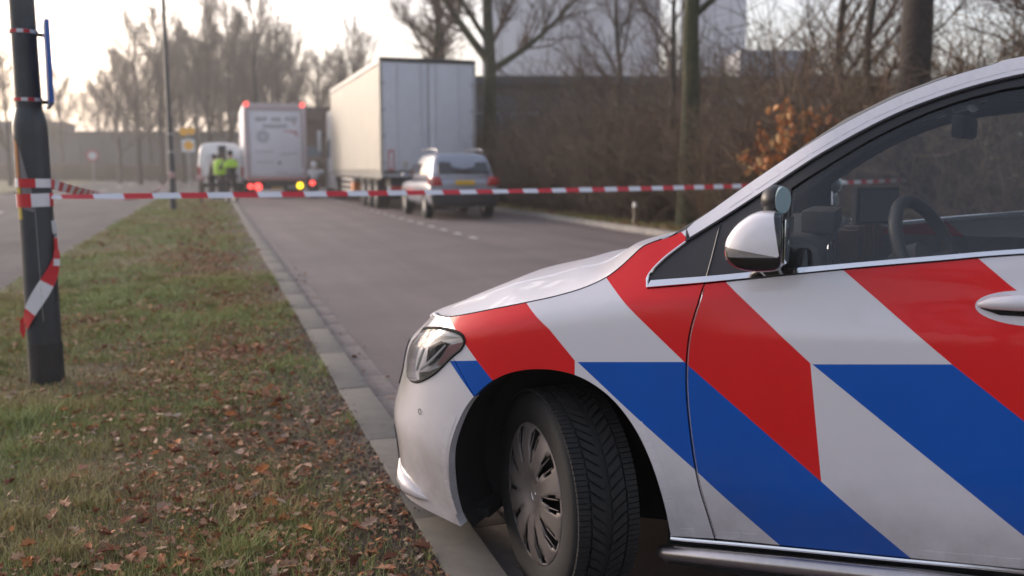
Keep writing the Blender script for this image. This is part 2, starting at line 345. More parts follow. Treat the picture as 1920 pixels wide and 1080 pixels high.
def scatter(n, x0, x1, y0, y1, dens, pw=1.0):
    out = []
    while len(out) < n:
        x = random.uniform(x0, x1); y = y0 + (y1 - y0) * random.random() ** pw
        if random.random() < float(dens(np.float64(x), np.float64(y))): out.append((x, y))
    return out
def drifts(n, k, y0, y1, spread=.13):      # leaves blown together in heaps
    C = scatter(k, -1.7, 0.55, y0, y1, leaf_density, 1.15); out = []
    while len(out) < n:
        cx, cy = random.choice(C); q = (random.gauss(cx, spread), random.gauss(cy, spread * 1.2))
        if -2.0 < q[0] < 0.61 and q[1] > 1.8: out.append(q)
    return out
near = [p for p in scatter(210, -1.6, 0.62, 2.1, 5.2, leaf_density, 1.2) if p[0] > -0.16 * p[1] - .35][:290]
protos = []
for k in range(8):
    vs, fs = leaf_verts(1.0, random.uniform(.1, 1.0), 50 + k); b = MB().add(vs, fs, 0, [.05, .2, .35, .5, .65, .8, .28, .95][k])
    protos.append(b.build("leaf", M_leaf, verge, fix=False, smooth=True))
for i, (x, y) in enumerate(near):
    o = protos[i % 8]
    if i >= 8: o = o.copy(); COL.objects.link(o); o.parent = verge
    sz = random.uniform(.042, .082); o.scale = (sz, sz, sz)
    o.location = (x, y, float(zv(np.float64(x), np.float64(y))) + random.uniform(.014, .036)); o.rotation_euler = (random.gauss(0, .28), random.gauss(0, .28), random.uniform(0, 6.28))
leaf_stuff("fallen_leaves", scatter(1300, -2.0, 0.62, 1.9, 14, leaf_density, 1.0) + drifts(2600, 85, 2.0, 13), 0.050, "brown oak leaves lying thick along the grass strip beside the kerb", lift=.022)
leaf_stuff("leaf_fragments", scatter(4500, -2.0, 0.62, 1.9, 9, lambda x, y: np.clip(.25 + leaf_density(x, y), 0, 1), 1.3) + drifts(4500, 70, 1.9, 8, .16), 0.026, "small broken bits of dead leaf strewn through the near grass", lift=.018)
leaf_stuff("fallen_leaves", scatter(1800, -2.0, 0.64, 13, 44, leaf_density, 1.1), 0.085, "scattered brown leaves on the far grass strip", lift=.02)
leaf_stuff("fallen_leaves", scatter(2600, 8.15, 10.2, 8, 30, lambda x, y: 0.8 + 0 * x), 0.10, "russet leaf litter under the hedge behind the right kerb", zf=lambda x, y: 0.05 * (x - 8.15) / 2, lift=.03)
leaf_stuff("fallen_leaves", scatter(45, 0.82, 1.05, 2.0, 12, lambda x, y: 0.8 + 0 * x, 1.2), 0.045, "few crumpled leaves caught in the gutter", zf=lambda x, y: ROAD_Z + .004, lift=.006)
# bare soil crumbs beside the kerb
b = MB()
for x, y in scatter(3800, 0.28, 0.66, 1.8, 8, lambda x, y: np.clip((x - .25) / .3, 0, 1), 1.3):
    s_ = random.uniform(.003, .010); z0 = float(zv(np.float64(x), np.float64(y)))
    b.add([(x - s_, y - s_, z0), (x + s_, y - s_ * .6, z0), (x + .3 * s_, y + s_, z0), (x, y, z0 + s_ * 1.3)], [(0, 1, 3), (1, 2, 3), (2, 0, 3)], 0)
tag(b.build("soil_crumbs", mat("soil_crumb", (0.12, 0.09, 0.07), 0.95), fix=False), "dark loose soil crumbs along the back of the kerb", "soil", kind="stuff")
# ---- police car body surface (car frame: X rearwards, Y to the car's right, Z up from the road)
NOSE_A, NOSE_P, NOSE_Q, HALF_W = 0.80, 2.5, 2.5, 0.885
def _plan_table():
    th = np.linspace(0, math.pi/2, 1500)
    x = -NOSE_A*np.sin(th)**(2/NOSE_P); w = HALF_W*np.clip(np.cos(th), 0, 1)**(2/NOSE_Q)
    s = np.concatenate([[0], -np.cumsum(np.hypot(np.diff(x), np.diff(w)))])
    # rear: straight flank, then a rounded tail
    xr = np.linspace(0, 2.9, 200)[1:]
    wr = HALF_W + 0.012*np.sin(np.clip(xr/2.9, 0, 1)*math.pi)
    th2 = np.linspace(0, math.pi/2, 600)[1:]
    xt = 2.9 + 0.66*np.sin(th2)**(2/3.2); wt = HALF_W*np.clip(np.cos(th2), 0, 1)**(2/3.2)
    X = np.concatenate([x[::-1], xr, xt]); Wd = np.concatenate([w[::-1], wr, wt])
    S = np.concatenate([[0], np.cumsum(np.hypot(np.diff(X), np.diff(Wd)))])
    S -= S[len(x)-1]
    return S, X, Wd
PS, PX, PW = _plan_table()
S_NOSE, S_TAIL = float(PS[0]), float(PS[-1])
def hinge(d, r): return 0.5*(d + np.sqrt(d*d + r*r))
def sstep(a, b, v):
    t = np.clip((v-a)/(b-a), 0, 1); return t*t*(3-2*t)
def z_crease(s): return np.interp(s, [-1.2, -0.45, -0.3, 0.0, 0.25, 0.45, 0.7, 1.3, 3.0, 4], [0.66, 0.735, 0.80, 0.872, 0.925, 0.958, 0.99, 1.035, 1.08, 1.08])
def z_belt(s): return np.interp(s, [-1.2, 0.3, 0.7, 1.3, 2.6, 4], [0.98, 0.98, 1.025, 1.08, 1.14, 1.15])
def body_off(s, z):
    door = sstep(0.35, 0.75, s); tail = sstep(2.9, 3.4, s); front = 1 - sstep(-0.75, -0.4, s)
    zk = z_crease(s)
    o = -0.24*hinge(0.44 - z, 0.04) - 0.10*(z-0.62)**2
    o = o - (0.72*(1-door) + 0.10*door)*hinge(z-zk, 0.02)
    o = o - door*(0.26*hinge(z-(0.865+0.05*(s-0.5)), 0.012) - 0.20*hinge(z-(0.945+0.05*(s-0.5)), 0.012))
    o = o - door*0.20*hinge(z-z_belt(s), 0.01)
    o = o + front*(0.24*hinge(0.36-z, 0.08) - 0.36*hinge(z-0.45, 0.05) + 0.28*hinge(z-0.58, 0.05) - 0.22*hinge(z-0.66, 0.05)) - tail*0.12*hinge(z-0.9, 0.1)
    return o
def body_point(s, z):
    """outer skin on the car's left side: returns x, y, z"""
    s = np.asarray(s, float); z = np.asarray(z, float)
    x = np.interp(s, PS, PX); w = np.interp(s, PS, PW); h = 0.004
    tx = np.interp(s+h, PS, PX) - np.interp(s-h, PS, PX); tw = np.interp(s+h, PS, PW) - np.interp(s-h, PS, PW)
    l = np.hypot(tx, tw) + 1e-12; nx, nw = -tw/l, tx/l       # outward plan normal in (x, w)
    o = body_off(s, z)
    return np.stack([x + nx*o, -(w + nw*o), z + 0*x], -1)
# ------------------------------------------------------------------ police car
CAR_ANG = R(-41.2046)
car = empty("police_car", (1.44627, 3.03208, ROAD_Z), CAR_ANG)
tag(car, "white police car with red and blue diagonal stripes parked across the road, nose over kerb", "car")
M_white = mat("car_white", (0.69, 0.665, 0.71), 0.28, coat=1.0, noise=(2.5, 0.03, 6))
M_red = mat("stripe_red", (0.70, 0.012, 0.014), 0.36, spec=0.2, coat=0.45, noise=(3, 0.05, 4))
M_blue = mat("stripe_blue", (0.003, 0.088, 0.44), 0.38, spec=0.2, coat=0.35, noise=(3, 0.06, 4))
for m_ in (M_white, M_red, M_blue): m_.node_tree.nodes['Principled BSDF'].inputs['Coat IOR'].default_value = 1.55
def road_grime(m, lo=.22, hi=.62, amt=.42):
    """dried road spray, thickest low on the flanks, broken up by noise"""
    t = m.node_tree; bs = t.nodes["Principled BSDF"]; src = bs.inputs["Base Color"].links[0].from_socket
    tc = t.nodes.new("ShaderNodeTexCoord"); sx = t.nodes.new("ShaderNodeSeparateXYZ"); n = t.nodes.new("ShaderNodeTexNoise"); n.inputs["Scale"].default_value = 7; n.inputs["Detail"].default_value = 9; n.inputs["Roughness"].default_value = .7
    mr = t.nodes.new("ShaderNodeMapRange"); mr.inputs[1].default_value = hi; mr.inputs[2].default_value = lo; mu = t.nodes.new("ShaderNodeMath"); mu.operation = 'MULTIPLY'; mm = t.nodes.new("ShaderNodeMapRange"); mm.inputs[1].default_value = .3; mm.inputs[2].default_value = .75; mm.inputs[3].default_value = .02; mm.inputs[4].default_value = amt * 1.6
    mx = t.nodes.new("ShaderNodeMix"); mx.data_type = 'RGBA'; mx.inputs[7].default_value = (.17, .14, .125, 1)
    t.links.new(tc.outputs["Object"], sx.inputs[0]); t.links.new(tc.outputs["Object"], n.inputs["Vector"]); t.links.new(sx.outputs[2], mr.inputs[0]); t.links.new(n.outputs["Fac"], mm.inputs[0]); t.links.new(mr.outputs[0], mu.inputs[0]); t.links.new(mm.outputs[0], mu.inputs[1])
    t.links.new(mu.outputs[0], mx.inputs[0]); t.links.new(src, mx.inputs[6]); t.links.new(mx.outputs[2], bs.inputs["Base Color"])
road_grime(M_white); road_grime(M_red, amt=.2); road_grime(M_blue, amt=.2)
M_trim = mat("black_trim", (0.018, 0.017, 0.019), 0.42)
M_gloss = mat("black_gloss", (0.010, 0.010, 0.012), 0.12, coat=0.5)
M_rubber = mat("tyre_rubber", (0.012, 0.011, 0.012), 0.8, noise=(60, 0.25, 5), bump=(300, 0.2, 0.001))
M_chrome = mat("chrome", (0.80, 0.79, 0.80), 0.10, metal=1.0)
M_brush = mat("brushed_steel", (0.50, 0.46, 0.46), 0.30, metal=1.0, noise=(30, 0.12, 5))
M_cap = mat("hubcap_silver", (0.155, 0.135, 0.13), 0.52, metal=0.3, noise=(14, 0.14, 6))
M_in = mat("interior_dark", (0.080, 0.070, 0.068), 0.75, noise=(40, 0.2, 4))
M_ingrey = mat("interior_grey", (0.16, 0.16, 0.165), 0.8)
M_liner = mat("arch_liner", (0.012, 0.012, 0.013), 0.9)
M_patch = mat("reflector_patch", (0.69, 0.67, 0.71), 0.3, coat=0.6, noise=(120, 0.06, 3))
road_grime(M_patch, amt=.40)
M_glass = glass_mat("car_glass", (0.86, 0.90, 0.90), 1.5, 1.6)
M_lens = glass_mat("lamp_lens", (0.93, 0.93, 0.95), 1.45, 1.3)

def pip(poly, x, y):
    c = False; n = len(poly); j = n - 1
    for i in range(n):
        a, b = poly[i], poly[j]
        if (a[1] > y) != (b[1] > y) and x < (b[0] - a[0]) * (y - a[1]) / (b[1] - a[1]) + a[0]: c = not c
        j = i
    return c
def densify(poly, step, closed=True):
    out = []; n = len(poly)
    for i in range(n if closed else n - 1):
        a, b = poly[i], poly[(i + 1) % n]; k = max(1, int(math.hypot(b[0] - a[0], b[1] - a[1]) / step))
        out += [(a[0] + (b[0] - a[0]) * t / k, a[1] + (b[1] - a[1]) * t / k) for t in range(k)]
    if not closed: out.append(tuple(poly[-1]))
    return out
def smooth_line(pts, step=0.012):
    """Catmull-Rom through traced points"""
    p = [pts[0]] + list(pts) + [pts[-1]]; out = []
    for i in range(1, len(p) - 2):
        a, b, c, d = [np.array(q, float) for q in p[i - 1:i + 3]]; k = max(1, int(np.hypot(*(c - b)) / step))
        for t in np.arange(k) / k:
            out.append(tuple(0.5 * ((2 * b) + (c - a) * t + (2 * a - 5 * b + 4 * c - d) * t ** 2 + (3 * b - a - 3 * c + d) * t ** 3)))
    out.append(tuple(pts[-1]))
    return out
def inset(poly, d):
    n = len(poly); A = sum(poly[i][0] * poly[(i + 1) % n][1] - poly[(i + 1) % n][0] * poly[i][1] for i in range(n))
    sg = 1 if A > 0 else -1; out = []
    for i in range(n):
        p, q, r = poly[i - 1], poly[i], poly[(i + 1) % n]
        e1 = Vector((q[0] - p[0], q[1] - p[1])); e2 = Vector((r[0] - q[0], r[1] - q[1]))
        if e1.length < 1e-9 or e2.length < 1e-9: out.append(q); continue
        e1.normalize(); e2.normalize(); nn = Vector((-e1.y - e2.y, e1.x + e2.x)) * sg
        nn = nn.normalized() * min(1.6, 1 / max(.5, (1 + e1.dot(e2)) / 2) ** .5) if nn.length > .2 else Vector((0, 0))
        out.append((q[0] + nn.x * d, q[1] + nn.y * d))
    return out
def skin_eval(sz, off=0.0):
    s, z = sz[:, 0], sz[:, 1]; P = body_point(s, z); e = 1e-3
    ds = body_point(s + e, z) - body_point(s - e, z); dz = body_point(s, z + e) - body_point(s, z - e)
    n = np.cross(ds, dz); n /= np.linalg.norm(n, axis=1)[:, None] + 1e-12
    return P + n * off, n
def panel(name, outline, mats, parent=None, holes=(), stripes=(), off=0.0, gap=0.0, flange=0.022, step=0.03, sides=(1, -1), join=False):
    """a pressed panel lying on the body surface; outline in (s, z); stripes = [(polygon, material index)]"""
    ol = densify(outline, step * .6)
    if gap: ol = inset(ol, gap)
    hs_ = [densify(h, step * .6) for h in holes]
    V = []; E = []
    def loop(pts, closed=True):
        k = len(V); V.extend(pts); n = len(pts)
        E.extend([(k + i, k + (i + 1) % n) for i in range(n if closed else n - 1)])
    loop(ol)
    for h in hs_: loop(h)
    for poly, _ in stripes:
        loop(densify(poly, step))
    xs = [p[0] for p in ol]; ys = [p[1] for p in ol]
    for i, x in enumerate(np.arange(min(xs), max(xs), step)):
        for y in np.arange(min(ys) + (i % 2) * step / 2, max(ys), step):
            if pip(ol, x, y) and not any(pip(h, x, y) for h in hs_): V.append((x, y))
    rv, re, rf, *_ = delaunay_2d_cdt([Vector(p) for p in V], E, [], 0, 1e-6)
    sz = np.array([(v.x, v.y) for v in rv]); tris = []; mi = []
    for f in rf:
        cx, cy = sz[list(f)].mean(0)
        if not pip(ol, cx, cy) or any(pip(h, cx, cy) for h in hs_): continue
        tris.append(tuple(f)); m = 0
        for poly, k in stripes:
            if pip(poly, cx, cy): m = k
        mi.append(m)
    P, N = skin_eval(sz, off); I = P - N * flange
    cnt = {}
    for t, m in zip(tris, mi):
        for a, b in ((t[0], t[1]), (t[1], t[2]), (t[2], t[0])): cnt.setdefault((min(a, b), max(a, b)), []).append((a, b, m))
    rim = [v[0] for v in cnt.values() if len(v) == 1]
    objs = []; nv = len(P); acc = None
    for sd_ in sides:
        my = np.array([1, sd_, 1.0]); Pv = P * my; Iv = I * my; Nv = N * my
        # winding: counter-clockwise in (s, z) faces outwards on the left side
        t0 = tris[0]; fn = np.cross(P[t0[1]] - P[t0[0]], P[t0[2]] - P[t0[0]]); flip = (np.dot(fn, N[t0[0]]) < 0) != (sd_ < 0)
        verts = np.concatenate([Pv, Pv, Iv]); faces = []; lm = []; ln = []
        for t, m in zip(tris, mi):
            t = t[::-1] if flip else t; faces.append(t); lm.append(m); ln += [Nv[i] for i in t]
        if flange:
            for a, b, m in rim:
                q = (nv + a, nv + b, 2 * nv + b, 2 * nv + a); q = q if flip else q[::-1]
                fnn = np.cross(verts[q[1]] - verts[q[0]], verts[q[3]] - verts[q[0]]); fnn = fnn / (np.linalg.norm(fnn) + 1e-12)
                faces.append(q); lm.append(m); ln += [fnn] * 4
        if join and acc is not None:
            k = len(acc[0]); acc = (np.concatenate([acc[0], verts]), acc[1] + [tuple(i + k for i in f) for f in faces], acc[2] + lm, acc[3] + ln)
        else: acc = (verts, faces, lm, ln)
        if not join or sd_ == sides[-1]:
            me = bpy.data.meshes.new(name); me.from_pydata([tuple(p) for p in acc[0]], [], acc[1])
            for m_ in (mats if isinstance(mats, (list, tuple)) else [mats]): me.materials.append(m_)
            me.polygons.foreach_set("material_index", acc[2]); me.polygons.foreach_set("use_smooth", [True] * len(acc[1]))
            me.normals_split_custom_set([tuple(v) for v in acc[3]])
            objs.append(link(name, me, parent or car))
    return objs
def skin_line(pts, off=0.0, side=1):
    P, _ = skin_eval(np.array(pts, float), off); return [(p[0], p[1] * side, p[2]) for p in P]

# traced outlines in (s along the flank, z)
ARCH = smooth_line([(-.353, .157), (-.365, .189), (-.364, .251), (-.351, .321), (-.332, .395), (-.305, .470), (-.276, .532), (-.244, .585), (-.205, .629), (-.159, .668), (-.106, .697), (-.047, .715), (.010, .722), (.058, .721), (.106, .713), (.153, .695), (.200, .666), (.240, .629), (.278, .580), (.310, .522), (.338, .451), (.357, .372), (.367, .305), (.371, .269)])
DOORGAP = smooth_line([(.495, .284), (.475, .367), (.455, .445), (.438, .533), (.425, .620), (.417, .692), (.414, .763), (.417, .835), (.427, .892), (.438, .935), (.446, .975), (.450, .987)])
DOORBOT = [(.495, .284), (.718, .300), (.974, .319), (1.231, .338), (1.57, .350)]
CHLOW = smooth_line([(.296, .966), (.448, .987), (.624, 1.014), (.815, 1.042), (1.005, 1.067), (1.184, 1.090), (1.57, 1.125), (2.3, 1.165), (2.75, 1.19)], .03)
CHUP = smooth_line([(.303, .983), (.460, 1.003), (.623, 1.027), (.814, 1.053), (1.005, 1.078), (1.184, 1.100), (1.57, 1.137), (2.3, 1.178), (2.75, 1.20)], .03)
TRI = smooth_line([(.296, .966), (.290, .988), (.302, 1.013), (.332, 1.047), (.378, 1.086)])
WHLOW = smooth_line([(.378, 1.086), (.470, 1.152), (.583, 1.232), (.664, 1.290), (.741, 1.342), (.821, 1.391), (.936, 1.447), (1.048, 1.487), (1.179, 1.520), (1.45, 1.553), (1.9, 1.562), (2.4, 1.54), (2.8, 1.485), (3.0, 1.42)], .02)
WHUP = smooth_line([(.320, 1.095), (.410, 1.156), (.514, 1.236), (.639, 1.325), (.760, 1.402), (.875, 1.465), (.990, 1.513), (1.103, 1.547), (1.178, 1.565), (1.45, 1.598), (1.9, 1.607), (2.4, 1.588), (2.8, 1.535), (3.05, 1.47)], .02)
GLASS1 = smooth_line([(.645, 1.237), (.678, 1.261), (.744, 1.305), (.813, 1.351), (.881, 1.390), (.963, 1.430), (1.043, 1.460), (1.109, 1.478), (1.179, 1.491), (1.48, 1.522)])
HOODL = smooth_line([(-.50, .826), (-.419, .832), (-.353, .839), (-.279, .854), (-.182, .877), (-.080, .901), (.012, .924), (.099, .952), (.160, .981), (.199, 1.011), (.231, 1.045), (.259, 1.073), (.307, 1.093)])
LIGHT = [(-.725, .700), (-.66, .742), (-.56, .772), (-.413, .798), (-.345, .804), (-.291, .804), (-.261, .795), (-.253, .782), (-.264, .757), (-.299, .730), (-.336, .697), (-.382, .662), (-.451, .629), (-.53, .611), (-.63, .612), (-.71, .645)]
RED1 = [(-.372, .845), (-.300, .812), (-.253, .775), (-.207, .728), (-.150, .672), (-.12, .60), (.103, .60), (.102, .756), (.024, .838), (-.062, .903), (-.10, .95)]
BLUE1 = [(-.310, .714), (-.207, .728), (-.150, .672), (-.13, .62), (-.218, .618)]
BLUE2 = [(.110, .753), (.409, .779), (.590, .639), (.766, .501), (.989, .317), (1.02, .27), (.70, .27), (.669, .296), (.445, .488), (.277, .618)]
RED2 = [(.14, 1.01), (.167, .986), (.250, .915), (.409, .779), (.590, .639), (.766, .501), (.727, .803), (.619, .896), (.508, .991), (.45, 1.04), (.36, 1.112), (.31, 1.14), (.2, 1.15)]
BLUE3 = [(.732, .801), (1.046, .828), (1.203, .708), (1.41, .548), (1.69, .33), (1.69, .27), (1.42, .27), (1.222, .430), (1.080, .539)]
RED3 = [(.75, 1.07), (.79, 1.038), (1.046, .828), (1.203, .708), (1.41, .548), (1.37, .85), (1.26, .94), (1.155, 1.021), (1.091, 1.076), (1.05, 1.11)]
def shift(poly, d, dz=0): return [(a + d, b + dz) for a, b in poly]
STR = [(RED1, 1), (BLUE1, 2), (BLUE2, 2), (RED2, 1), (BLUE3, 2), (RED3, 1)] + [(shift(p, .65, .02), k) for p, k in ((BLUE3, 2), (RED3, 1))] + [(shift(p, 1.3, .03), k) for p, k in ((BLUE3, 2), (RED3, 1))]
PAINT = [M_white, M_red, M_blue]
A0 = ARCH[0]
i_seam = min(range(len(ARCH)), key=lambda i: abs(ARCH[i][0] + .218) + abs(ARCH[i][1] - .618))
fender_out = ARCH[i_seam:] + [(.371, .269)] + [(.43, .276)] + DOORGAP + [(.446, .9865), (.380, .977)] + TRI + [(.372, 1.122), (.330, 1.100)] + HOODL[::-1][:-1]
j_h = min(range(len(fender_out)), key=lambda i: abs(fender_out[i][0] + .353) + abs(fender_out[i][1] - .839))
fender_out = fender_out[:j_h + 1] + [LIGHT[4], LIGHT[5], LIGHT[6], LIGHT[7], LIGHT[8], LIGHT[9]]
panel("fender", fender_out, PAINT, stripes=STR, gap=.0018, step=.026)
SN = S_NOSE
hood_front = [p for p in HOODL if p[0] < -.353]
bump_out = [(SN, .19), (-1.0, .178), (-.75, .172), (-.588, .170), (-.511, .164), (-.425, .158), (-.354, .155)] + ARCH[:i_seam + 1] + [LIGHT[9], LIGHT[10], LIGHT[11], LIGHT[12], LIGHT[13], LIGHT[14], LIGHT[15], LIGHT[0], LIGHT[1], LIGHT[2], LIGHT[3], LIGHT[4], (-.353, .839)] + hood_front[::-1] + [(-.62, .815), (-.8, .79), (-1.0, .77), (SN, .76)]
GRILLE = [(SN + .001, .50), (-1.0, .50), (-.86, .53), (-.80, .60), (-.86, .69), (-1.0, .70), (SN + .001, .70)]
bump_stripes = [(RED1, 1), (BLUE1, 2)]
bo = panel("front_bumper", bump_out, PAINT, stripes=bump_stripes, gap=.0012, step=.028, join=True, flange=.03)[0]
panel("grille", [(SN, .50), (-1.0, .50), (-.86, .53), (-.80, .60), (-.86, .69), (-1.0, .70), (SN, .70)], M_gloss, off=.004, join=True, flange=.01)
panel("air_intake", [(SN, .24), (-.95, .24), (-.80, .27), (-.74, .36), (-.80, .40), (SN, .40)], M_trim, off=.004, join=True, flange=.01)
# winglet on the bumper corner below
WING = [(-.74, .20), (-.70, .30), (-.665, .345), (-.655, .30), (-.62, .24), (-.545, .195), (-.60, .175)]
for sd_ in (1, -1):
    b = MB(); A = skin_line([(-.80, .285), (-.755, .25), (-.70, .232), (-.64, .225), (-.57, .218), (-.51, .21)], -.004, sd_)
    b.tube(A, [.003, .018, .030, .032, .022, .004], 12); b.build("bumper_fin", M_white, car, smooth=True)
    P = skin_line([(-.455, .53)], .001, sd_)[0]
    b = MB(); ring = [(-.455 + .009 * math.cos(a), .53 + .009 * math.sin(a)) for a in np.linspace(0, 6.28, 14)]
    b.tube(skin_line(ring, .0012, sd_), .0008, 5, cap=False); b.build("tow_eye_cover", M_trim, car, smooth=True)
# doors
d1 = DOORGAP[::-1]
door_top = [p for p in CHLOW if p[0] > .4521 and p[0] < 1.568]
door1 = [(.495, .284)] + DOORBOT[1:] + [(1.575, .60), (1.57, 1.124)] + door_top[::-1] + DOORGAP[::-1][:-1]
panel("front_door", door1, PAINT, stripes=STR, gap=.0025, step=.028)
RC = 2.729
arch_r = [(RC + .365 * math.cos(a), .355 + .365 * math.sin(a)) for a in np.linspace(math.pi + .22, -.22, 40)]
top2 = [p for p in CHLOW if 1.585 < p[0] < 2.70]
k2 = [p for p in arch_r if p[0] < 2.52]
door2 = [(1.585, .352), (2.30, .352)] + [(2.33, .36)] + k2 + [(2.62, .85), (2.70, 1.186)] + top2[::-1] + [(1.585, .6)]
panel("rear_door", door2, PAINT, stripes=STR, gap=.0025, step=.04)
kq = [p for p in arch_r if p[0] >= 2.53]
ST = S_TAIL
quarter = kq + [(3.10, .27), (3.3, .26), (3.45, .27), (3.45, 1.20), (3.25, 1.38), (3.06, 1.468), (3.0, 1.42), (2.76, 1.20), (2.712, 1.186), (2.63, .85)]
panel("rear_quarter", quarter, PAINT, stripes=STR, gap=.0015, step=.04)
panel("tailgate", [(3.46, .27), (ST, .27), (ST, 1.05), (3.46, 1.05)], PAINT, join=True, step=.05)
panel("rear_window", [(3.46, 1.06), (ST, 1.06), (ST, 1.47), (3.46, 1.44)], M_gloss, join=True, step=.05)
panel("tail_light", [(3.30, .82), (3.75, .80), (3.75, .98), (3.33, 1.0)], mat("tail_red", (.35, .01, .01), .15, coat=.8), off=.006, step=.04, flange=.02)
# roof rail / A-pillar skin, window frame, glass
rail = [(.372, 1.122)] + [(.386, 1.098)] + [p for p in WHLOW if p[0] > .39] + WHUP[::-1][:-1]
rail = [p for p in rail if p[0] > .371]
panel("pillar_skin", rail, PAINT, gap=.0012, step=.025, flange=.02)
pillar_base = [(.372, 1.122), (.386, 1.098), (.378, 1.086)]
frame = TRI[1:] + [p for p in WHLOW if .38 < p[0] < 2.95] + [(2.95, 1.43), (2.74, 1.20)] + [p for p in CHUP if p[0] < 2.735][::-1]
g1 = [(.649, 1.033)] + [(.647, 1.131)] + GLASS1 + [(1.50, 1.52), (1.515, 1.134)] + [p for p in CHUP if .655 < p[0] < 1.505][::-1]
g1 = inset(g1, .001)
g2 = [(1.625, 1.145), (1.615, 1.525), (1.9, 1.53), (2.3, 1.515), (2.55, 1.47), (2.62, 1.36), (2.45, 1.19)]
panel("window_frame", frame, M_trim, holes=[g1, g2], off=-.001, step=.025, flange=.03)
panel("front_window", g1, M_glass, off=-.008, flange=0, step=.04)
panel("rear_side_window", g2, M_glass, off=-.008, flange=0, step=.05)
strip = CHLOW + CHUP[::-1]
panel("chrome_strip", strip, M_chrome, off=.007, flange=.012, step=.02)
for sd_ in (1, -1):
    MB().tube(skin_line(TRI, .003, sd_), .0038, 6).build("chrome_edge", M_chrome, car, smooth=True)
    MB().tube(skin_line([(.452, 1.0), (.458, 1.05), (.466, 1.14)], .001, sd_), .002, 5).build("frame_joint", M_gloss, car, smooth=True)
    MB().tube(skin_line(smooth_line([(.378, 1.088), (.470, 1.150), (.583, 1.229), (.741, 1.338), (.936, 1.443), (1.179, 1.516), (1.5, 1.55)]), .002, sd_), .005, 6).build("door_seal", M_gloss, car, smooth=True)
    # thin chrome tube put in as the highlight along the door gap
    MB().tube(skin_line(inset(DOORGAP + [(.6, .9), (.7, .3)], .0045)[1:len(DOORGAP) - 1], -.001, sd_), .0019, 5).build("door_edge_glint", M_chrome, car, smooth=True)
    MB().tube(skin_line(DOORGAP, -.008, sd_), .004, 5).build("gap_seal", M_liner, car, smooth=True)
# sill: bright strip and tube step
for sd_ in (1, -1):
    b = MB(); lo = [(.372, .262), (.6, .283), (.974, .312), (1.231, .331), (1.7, .345), (2.34, .345)]
    b.tube(skin_line(smooth_line(lo, .05), -.002, sd_), .0065, 8); b.build("sill_strip", M_chrome, car, smooth=True)
    pts = [(.345, -.835 * sd_, .222), (.36, -.842 * sd_, .223), (.7, -.852 * sd_, .250), (1.0, -.858 * sd_, .270), (1.4, -.862 * sd_, .285), (2.33, -.86 * sd_, .29)]
    MB().tube(pts, [.017, .0235, .0255, .0265, .027, .027], 16).build("side_step", M_brush, car, smooth=True)
    b = MB(); b.box((1.35, -.76 * sd_, .25), (1.98, .10, .14)); b.build("sill", M_liner, car)
# retro-reflective patches along the edges of the panels (vinyl tiles)
def patch_row(pts, wd, gapf, off=.0015, n=None):
    """tiles following a polyline on the skin: outlines of slightly raised film"""
    out = []
    L = densify(pts, .004, False); d = [0]
    for a, b_ in zip(L, L[1:]): d.append(d[-1] + math.hypot(b_[0] - a[0], b_[1] - a[1]))
    k = 0; pos = 0
    at = lambda t: (np.interp(t, d, [p[0] for p in L]), np.interp(t, d, [p[1] for p in L]))
    while pos + gapf < d[-1]:
        a, b_ = at(pos), at(pos + gapf * .88); t = Vector((b_[0] - a[0], b_[1] - a[1])); t.normalize(); nn = Vector((-t.y, t.x)) * wd / 2
        out.append([(a[0] - nn.x, a[1] - nn.y), (b_[0] - nn.x, b_[1] - nn.y), (b_[0] + nn.x, b_[1] + nn.y), (a[0] + nn.x, a[1] + nn.y)]); pos += gapf
    return out
rows = patch_row([(-.365, .20), (-.372, .28), (-.365, .35), (-.348, .42), (-.327, .48), (-.30, .54), (-.27, .59)], .022, .062)
rows += patch_row([(.288, .60), (.325, .53), (.355, .455), (.375, .372), (.386, .30)], .022, .058)
rows += patch_row([(.40, .291), (.475, .298)], .022, .045) + patch_row([(.52, .303), (.62, .311)], .022, .05)
rows += patch_row([(1.01, .338), (1.25, .357), (1.5, .37)], .024, .055)
rail_mid = [((a[0] + b_[0]) / 2 - .004, (a[1] + b_[1]) / 2 + .004) for a, b_ in zip(smooth_line([(.5, 1.173), (.741, 1.342), (.936, 1.447), (1.179, 1.520), (1.5, 1.556)], .1), smooth_line([(.46, 1.195), (.700, 1.365), (.9, 1.477), (1.178, 1.565), (1.5, 1.60)], .1))]
rows += patch_row(rail_mid, .022, .085)
for t in rows: panel("reflective_tile", t, M_patch, off=.0009, flange=.0009, step=.05, sides=(1,))
# hood, windscreen, roof: lofts between the two side edges
HOOD_E = np.array(skin_line(HOODL))
def loft_top(name, edge, hx, hv, bx, k, kz, m, nv=32, thick=.012, lip=0.0):
    b = MB(); n = len(edge)
    for i, p in enumerate(edge):
        e = i / (n - 1); h = np.interp(p[0], hx, hv); bb = bx[0] + (bx[1] - bx[0]) * e
        for j in range(nv + 1):
            v = math.sin((-1 + 2 * j / nv) * math.pi / 2) if nv > 4 else -1 + 2 * j / nv
            b.v.append((float(p[0] - bb * (1 - abs(v) ** k)), float(-p[1] * v) * (1 - lip), float(p[2] + h * (1 - abs(v) ** kz))))
    w_ = nv + 1
    for i in range(n - 1):
        for j in range(nv): b.f.append((i * w_ + j, (i + 1) * w_ + j, (i + 1) * w_ + j + 1, i * w_ + j + 1)); b.m.append(0)
    o = b.build(name, m, car, smooth=True)
    if thick:
        md = o.modifiers.new("t", 'SOLIDIFY'); md.thickness = thick; md.offset = -1
    return o
M_hood = mat("hood_white", (0.69, 0.665, 0.71), 0.38, coat=0.45)
